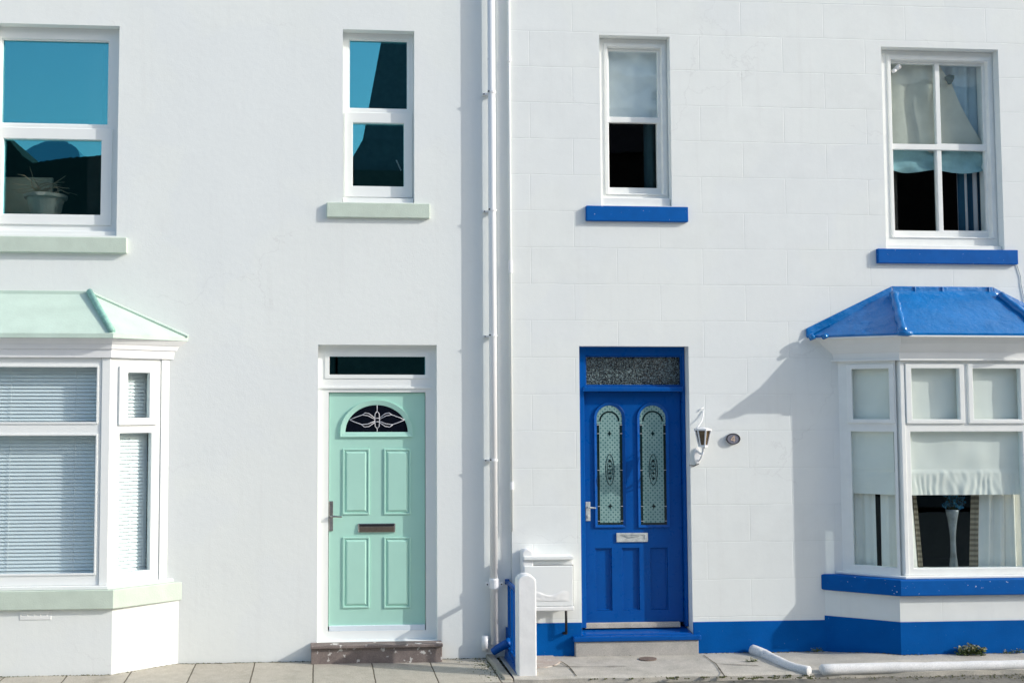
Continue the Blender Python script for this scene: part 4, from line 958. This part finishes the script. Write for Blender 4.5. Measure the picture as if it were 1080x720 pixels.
# ------------------------------------------------------------------ ground
xb = at(546, 705, -.66).x - .06
def sheetmesh(name, x0, x1, y0, y1, z, mat, nx, ny, amp, sc, zf=None):
    m = MB()
    def f(u, v):
        x, y = x0 + (x1 - x0) * u, y0 + (y1 - y0) * v
        return (x, y, (z if zf is None else zf(x, y)) + noise.noise(Vector((x * sc, y * sc, .5))) * amp)
    m.grid(f, nx, ny); return struct(m.build(name, mat, None, smooth=True, recalc=False))
sheetmesh('pavement', XL0 - 2, xb, -1.75, .28, 0.0, M['flags'], 120, 30, .004, 3)
# forecourt slab under the blue door and bay, with a front edge
zs0 = zgr
ye = on_z(700, 713, zs0 - .01).y
sst = lambda t: (lambda q: q * q * (3 - 2 * q))(max(0, min(1, t)))
yb_ = on_z(900, 705.5, zs0 + .012).y - .012
yfr = lambda x: ye + (yb_ - ye) * sst((x - 2.12) / .18)
rise = lambda x, y: .032 * sst((x - 2.3) / .8) * sst(-(y + .05) / .28) * (1 - sst((-.5 - y) / .12))
m = MB()
def f(u, v):
    x = xb + .02 + (XR1 + 2 - xb) * u; y = .1 + (yfr(x) - .1) * v
    y2 = y + (noise.noise(Vector((x * 3, 0, 2))) * .02 if v > .99 else 0)
    return (x, y2, zs0 + rise(x, y) + noise.noise(Vector((x * 3, y * 3, .5))) * .005 - (.012 if v > .99 else 0))
m.grid(f, 200, 24); k = len(m.v)
def f2(u, v):
    x = xb + .02 + (XR1 + 2 - xb) * u; ye_ = yfr(x); return (x, ye_ + noise.noise(Vector((x * 3, 0, 2))) * .02 - .006 * v, zs0 - .012 + noise.noise(Vector((x * 3, ye_ * 3, .5))) * .005 - .08 * v)
m.grid(f2, 200, 1)
struct(m.build('path', M['forecourt'], None, smooth=False, recalc=False))
sheetmesh('kerb', xb + .02, XR1 + 2, -.35, -1.75, zs0 - .050, M['tarmac'], 160, 16, .006, 4)
m = MB(); m.box(XL0 - 2, XR1 + 2, -1.95, -1.75, -.3, -.002); struct(m.build('road_kerb', M['kerbstone'], None, .015))
sheetmesh('road', -30, 34, -13, -1.94, -.12, M['asphalt'], 40, 20, .01, .5)
sheetmesh('pavement', -30, 34, -17.2, -12.99, -.02, M['flags'], 40, 6, .004, 1)
sheetmesh('ground', -1500, 1500, -1500, 1500, -.45, M['forecourt'], 30, 30, 0, 1)
def crack(pts, nm):
    m = MB()
    for (a, b) in zip(pts, pts[1:]):
        n_ = 6
        for k in range(n_):
            p, q = a.lerp(b, k / n_), a.lerp(b, (k + 1) / n_); w = random.uniform(.003, .007); sd_ = (q - p).cross(Vector((0, 0, 1))).normalized() * w; up = Vector((0, 0, .006))
            m.add([p - sd_ + up, q - sd_ + up, q + sd_ + up, p + sd_ + up], [(0, 1, 2, 3)])
    return m
Cp = lambda x, y: on_z(x, y, zs0)
m = MB()
for pts in ([(591, 697), (600, 703), (608, 713)], [(566, 701), (600, 703), (660, 702.5)], [(742, 691), (755, 700), (764, 713)], [(755, 700), (800, 702)], [(930, 692), (925, 700)], [(1040, 691), (1048, 698)]):
    c_ = crack([Cp(*p) for p in pts], 'c'); m.add(c_.v, c_.f)
tag(m.build('slab_joints', M['grime'], None, recalc=False), 'dark joints and cracks in the concrete by the blue door', None, kind='stuff')
# cracks/mortar patch by the post
m = MB(); a = on_z(570, 696, zs0 + .004)
pts = [on_z(x, y, zs0 + .006) for x, y in ((562, 690), (572, 688.5), (580, 689), (588, 693), (592, 696.5), (585, 701), (575, 703), (562, 703))]
m.add(pts + [p - Vector((0, 0, .05)) for p in pts], [tuple(range(8))] + [(i, 8 + i, 8 + (i + 1) % 8, (i + 1) % 8) for i in range(8)]); struct(m.build('path_patch', M['pink'], None, .004))
m = MB(); pts = [on_z(683 + 9.5 * math.cos(2 * PI * i / 24), 693.8 + 1.9 * math.sin(2 * PI * i / 24), zs0 + .008) for i in range(24)]
m.add(pts + [p - Vector((0, 0, .03)) for p in pts], [tuple(range(24))] + [(i, 24 + i, 24 + (i + 1) % 24, (i + 1) % 24) for i in range(24)]); tag(m.build('drain_lid', M['rust'], None, orig=on_z(683, 694, zs0)), 'small brown oval iron lid in the slab below the blue door', 'drain lid')

# white edging, two lengths
E_ = lambda x, y: on_z(x, y, zs0 + .012)
def edging(pts, rad, label):
    m = MB(); P_ = []
    for i in range(len(pts) - 1):
        for k in range(6):
            P_.append(Vector(pts[i]).lerp(Vector(pts[i + 1]), k / 6))
    P_.append(Vector(pts[-1]))
    P_ = [p + Vector((noise.noise(p * 4) * .008, noise.noise(p * 4 + Vector((9, 0, 0))) * .008, noise.noise(p * 5 + Vector((0, 7, 0))) * .005)) for p in P_]
    r0, r1 = rad; rs = [(r0 + (r1 - r0) * i / len(P_)) * (1 + .10 * noise.noise(p * 7)) for i, p in enumerate(P_)]; rad = r0
    e0 = P_[0] + (P_[0] - P_[1]).normalized() * rad * .3; e1 = P_[-1] + (P_[-1] - P_[-2]).normalized() * rad * .05
    m.tube([e0] + P_ + [e1], [rad * .75] + rs + [rs[-1] * .95], 16)
    return tag(m.build('kerb_edging', M['kerb'], None, smooth=True, orig=P_[0] - Vector((0, 0, rad))), label, 'edging', 'white painted edging along the path')
edging([at(793.5, 684.5, -.085), E_(806, 690), E_(820, 697), E_(838, 704), E_(853, 707)], [.044, .040], 'short white rounded edging slanting from the blue plinth to the road')
edging([E_(867, 706), E_(930, 704.4), E_(1000, 702.6), E_(1085, 700.8), E_(1160, 699)], [.046, .038], 'long white rounded edging running along the front of the blue-roofed bay')

# weeds
def weed(px, py, size, n, label, flowers, z=None):
    c = on_z(px, py, zs0) if z is None else at(px, py, z); t = thing('weed', label, 'weed', tuple(c), 'weeds at the foot of the walls')
    m, mf = MB(), MB()
    for i in range(n):
        a = random.uniform(0, 2 * PI); r = size * math.sqrt(random.random()); h = random.uniform(.1, 1) * size * .9 * (1 - .5 * r / size)
        p = c + Vector((math.cos(a) * r * 1.2, -abs(math.sin(a)) * r * .5 - .005, h)); tgt = mf if (random.random() < flowers and h > size * .3) else m
        dv = Vector((random.gauss(0, 1), random.gauss(0, 1), random.gauss(0, .6))).normalized() * size * random.uniform(.14, .26); w = dv.cross(Vector((0, .3, 1))).normalized() * size * .09
        tgt.add([p, p + dv * .5 + w, p + dv, p + dv * .5 - w], [(0, 1, 2, 3)])
        if i % 3 == 0: m.tube([c + Vector((math.cos(a) * r * .4, -.004, 0)), p], .0016, 4)
    m.build('leaves', M['leaf'], t, recalc=False)
    if mf.v: mf.build('flowers', M['petal'], t, recalc=False)
weed(1023, 689.0, .115, 420, 'bushy flowering weed growing against the blue plinth below the bay', .55, YBr - .03)
weed(1062, 688, .045, 60, 'tiny weed tuft right of the bushy flowering weed', .4, YBr - .02)
weed(1073, 687.5, .05, 70, 'weed tuft at the far right end of the blue plinth', .4, YBr - .02)
weed(861, 686, .05, 90, 'low dark weed tuft in the corner beside the blue-roofed bay', .1, -.10)
weed(792, 697, .05, 90, 'flat weed tuft in the broken slab beside the slanting edging', .45)
# moss in the joints and along slab edges: many small clumps, one mass
m = MB()
def clump(c, s):
    for k in range(5):
        p = c + Vector((random.uniform(-s, s), random.uniform(-s, s) * .6, 0)); r = s * random.uniform(.2, .5)
        m.tube([p - Vector((0, 0, .006)), p + Vector((0, 0, r * .25)), p + Vector((0, 0, r * .5))], [r, r * .8, r * .25], 6)
for i in range(110):
    x = random.uniform(575, 860); y = 713.5 + random.gauss(0, 1); p = on_z(x, y, zs0 - .014); clump(p, random.choice((.008, .012, .02)))
for i in range(60):
    x = random.uniform(735, 950); p = at(x, 688, YR); q = Vector((p.x, YR - .012 if p.x < planRb[0][0] else max(YBr - .012, YR - .02 - (p.x - planRb[0][0]) * .62), zs0)); q.z += rise(q.x, q.y); clump(q, random.choice((.006, .01, .015)))
for i in range(60):
    q = on_z(random.gauss(512, 9), random.gauss(698, 5), .002); clump(q, random.choice((.008, .014)))
for i in range(26):
    x = random.uniform(190, 330); p = at(x, 694, 0); clump(Vector((p.x, -.008, 0)), .006)
for i in range(40):
    x = random.uniform(0, 188); p = at(x, 702, YB); yy = YB - .01 if p.x < bL_f else YB - .01 + (p.x - bL_f) * (-YB) / (bL_w - bL_f); clump(Vector((p.x, yy, 0)), .006)
tag(m.build('moss', M['moss'], None), 'small moss clumps along the slab edges', None, kind='stuff')
# dirt and grit at the boundary corner
m = MB()
for i in range(260):
    q = on_z(random.gauss(520, 9), random.gauss(703, 6), .0); s = random.uniform(.003, .012); a = random.random() * 6
    m.add([q + Vector((math.cos(a + k * 2.09) * s, math.sin(a + k * 2.09) * s, 0)) for k in range(3)] + [q + Vector((0, 0, s * .8))], [(0, 1, 3), (1, 2, 3), (2, 0, 3)])
def gr(q, s):
    a = random.random() * 6; m.add([q + Vector((math.cos(a + k * 2.09) * s, math.sin(a + k * 2.09) * s, 0)) for k in range(3)] + [q + Vector((0, 0, s * .8))], [(0, 1, 3), (1, 2, 3), (2, 0, 3)])
for i in range(520):
    x = random.uniform(-4.2, -.2)
    if -1.75 < x < -.55: continue
    yb = 0 if x > bL_w else (YB * min(1, (bL_w - x) / (bL_w - bL_f)))
    gr(Vector((x, yb - abs(random.gauss(0, .012)) - .004, .002)), random.uniform(.002, .008))
for i in range(420):
    x = random.uniform(.0, 4.6); yb = YR if x < planRb[0][0] else max(YBr, YR - (x - planRb[0][0]) * .62)
    gr(Vector((x, yb - abs(random.gauss(0, .014)) - .01, zs0 + rise(x, yb - .02) + .003)), random.uniform(.002, .007))
for i in range(900):
    p = on_z(random.uniform(560, 1085), 713 + random.gauss(0, 1.6), zs0 - .045); gr(p, random.uniform(.003, .01))
tag(m.build('grit', M['moss'], None), 'dark grit gathered along the wall foot and the kerbstone', None, kind='stuff')

# ------------------------------------------------------------------ plant pot inside the left window
t_ = .30
c = WL.un(48, 226, t_)
t = thing('plant_pot', 'grey flowerpot with bare twigs inside the left upper window', 'plant pot', WL.p(c[0], t_, c[1] - .12))
m = MB(); rz = WL.un(48, 206.5, t_)[1]; rw = (WL.un(70, 206, t_)[0] - WL.un(25, 206, t_)[0]) / 2; b0 = c[1] - .119
m.tube([WL.p(c[0], t_, b0), WL.p(c[0], t_, rz - .03), WL.p(c[0], t_, rz - .028), WL.p(c[0], t_, rz)], [rw * .55, rw * .86, rw, rw * 1.02], 28); m.build('pot_body', M['pot'], t, smooth=False)
m = MB()
for i in range(16):
    p = Vector(WL.p(c[0] + random.uniform(-.08, .08), t_, rz)); pts = [p.copy()]; dirv = Vector((random.uniform(-1, 1), random.uniform(-.3, .3), random.uniform(.5, 1)))
    for k in range(5):
        p = p + dirv.normalized() * .06; dirv += Vector((random.gauss(0, .6), random.gauss(0, .3), random.gauss(-.15, .5))); pts.append(p.copy())
    m.tube(pts, [.0042, .004, .0036, .003, .0026, .002], 5)
m.build('twigs', M['twig'], t, smooth=True)
m = MB(); q = WL.rect(-10, 187, 55, 232, .5); m.bbox(WL, q[0], q[1], .5, .53, q[2] - .1, q[3]); tag(m.build('board', M['board'], None, orig=WL.p(q[0], .5, q[2] - .1)), 'pale board standing behind the flowerpot in the left upper window', 'board')  # added board, standing in for a lit patch in the pane
m = MB(); q = WL.rect(-8, 225, 124, 230, .3); m.bbox(WL, w1r[0] - .1, w1r[1] + .1, .16, .62, b0 - .04, b0 - .0005); m.build('inner_sill', M['offwhite'], win1)

# ------------------------------------------------------------------ across the road, seen only as reflections
t = thing('church', 'dark steep spire reflected in the narrow pale-green-silled window', 'church', (1.0, -21.5, 0))
m = MB(); m.box(-1.1, 3.1, -23.5, -19.8, -.2, 8.6); m.build('tower', M['dstone'], t)
m = MB(); cx, cy = .98, -20.6
ring = lambda r, z: [(cx - r, cy - 1.4, z), (cx + r, cy - 1.4, z), (cx + r, cy + .6, z), (cx - r, cy + .6, z)]
m.hexa(ring(1.9, 8.6), ring(1.40, 9.5)); m.hexa(ring(1.40, 9.502), [(cx - .03, cy - .5, 17), (cx + .03, cy - .5, 17), (cx + .03, cy - .4, 17), (cx - .03, cy - .4, 17)]); m.build('spire', M['slate'], t)
def far_house(x0, x1, ez, rz, label, yf=-19.8):
    t = thing('terraced_house', label, 'house', ((x0 + x1) / 2, yf - 3, 0), 'houses across the road')
    m = MB(); m.box(x0, x1, yf - 6, yf, -.2, ez); m.build('wall', M['dstone'], t)
    m = MB(); m.add([(x0, yf + .2, ez), (x1, yf + .2, ez), (x1, yf - 6.2, ez), (x0, yf - 6.2, ez), (x0, yf - 3, rz), (x1, yf - 3, rz)], [(3, 2, 1, 0), (0, 1, 5, 4), (2, 3, 4, 5), (0, 4, 3), (1, 2, 5)])
    m.build('roof', M['slate'], t)
    for k in range(int((x1 - x0) / 2)):
        for z in (1.0, 3.8):
            u = x0 + .6 + k * 2; m = MB(); m.box(u, u + .9, yf - .05, yf + .02, z, z + 1.4); m.build('window', M['dark_glass'], t)
far_house(3.2, 66, 9.2, 12.4, 'tall dark terrace reflected in the blue-silled windows')  # right end run on, unseen, to block bright low sky from pane reflections
far_house(-14, -1.2, 4.6, 6.2, 'low dark house reflected in the left upper window')
def hills(y, prof, rough, mat, x0, x1, step, depth):
    kf = 1 - y / 9.0; m = MB(); P_ = []
    prof = sorted(prof); n = int((x1 - x0) / step)
    for i in range(n + 1):
        px = x0 + i * step; py = prof[-1][1]
        for (a, b) in zip(prof, prof[1:]):
            if a[0] <= px <= b[0]: py = a[1] + (b[1] - a[1]) * (px - a[0]) / (b[0] - a[0])
        py += (noise.noise(Vector((px * .35, y, 0))) + .5 * noise.noise(Vector((px * 1.1, y, 4)))) * rough
        P_.append((CAM.x + (px - 335) / 124 * kf, CAM.z + (425 - py) / 124 * kf))
    k = len(P_); zm = max(z for x, z in P_); sl = depth / zm
    yy = lambda z: y + (zm - z) * sl
    m.add([(x, yy(z), z) for x, z in P_] + [(x, yy(-.4), -.4) for x, z in P_] + [(x, yy(z) - depth * .6, z) for x, z in P_], [(i, i + 1, k + i + 1, k + i) for i in range(k - 1)] + [(i + 1, i, 2 * k + i, 2 * k + i + 1) for i in range(k - 1)])
    return struct(m.build('hills', mat, None, recalc=False))
hills(-600, [(-300, 200), (0, 186), (24, 182), (28, 177), (33, 168), (40, 160), (50, 153.5), (60, 150.5), (70, 151), (74, 154), (79, 157), (85, 161), (89, 168), (92, 175), (96, 184), (150, 190), (900, 215)], 1.3, M['hill'], -300, 900, 1.0, 160)
hills(-62, [(-300, 190), (-60, 120), (0, 138), (12, 147), (25, 163), (36, 175), (48, 184), (60, 181), (80, 177), (107, 174), (150, 170), (230, 178), (330, 200), (600, 230)], 1.6, M['wood_dark'], -300, 600, 1.5, 14)

# ------------------------------------------------------------------ light, world, camera
sd = Vector((2.7, -1.0, 1.42)).normalized()
el_ = math.asin(sd.z)
sun = bpy.data.lights.new('sun', 'SUN'); sun.energy = 2.05; sun.angle = R(.55); sun.color = (1, .96, .90)
so = bpy.data.objects.new('sun', sun); COL.objects.link(so); so.rotation_euler = sd.to_track_quat('Z', 'Y').to_euler(); so.location = (8, -6, 9)
w = bpy.data.worlds.new('World'); scn.world = w; w.use_nodes = True; n = w.node_tree
bg = n.nodes['Background']; sky = n.nodes.new('ShaderNodeTexSky'); sky.sky_type = 'NISHITA'; sky.sun_disc = False
sky.sun_elevation = el_; sky.sun_rotation = math.atan2(sd.x, sd.y); sky.air_density = 1.25; sky.dust_density = 2.2; sky.ozone_density = 1.8
n.links.new(sky.outputs[0], bg.inputs[0]); bg.inputs[1].default_value = .15
cam = bpy.data.cameras.new('camera'); co = bpy.data.objects.new('camera', cam); COL.objects.link(co)
co.location = CAM; co.rotation_euler = (PI / 2 + PIT, 0, -YAW); cam.sensor_width = 36; cam.lens = FPX / W0 * 36; cam.shift_x = SHX; cam.clip_end = 4000; cam.clip_start = .05
scn.camera = co
vs = scn.view_settings; vs.view_transform = 'Standard'; vs.look = 'None'; vs.gamma = 1; vs.exposure = 0.68; vs.use_curve_mapping = False
scn.cycles.max_bounces = 10; scn.cycles.transparent_max_bounces = 16; scn.cycles.use_denoising = True
for o in bpy.data.objects:
    if '_o' in o: del o['_o']
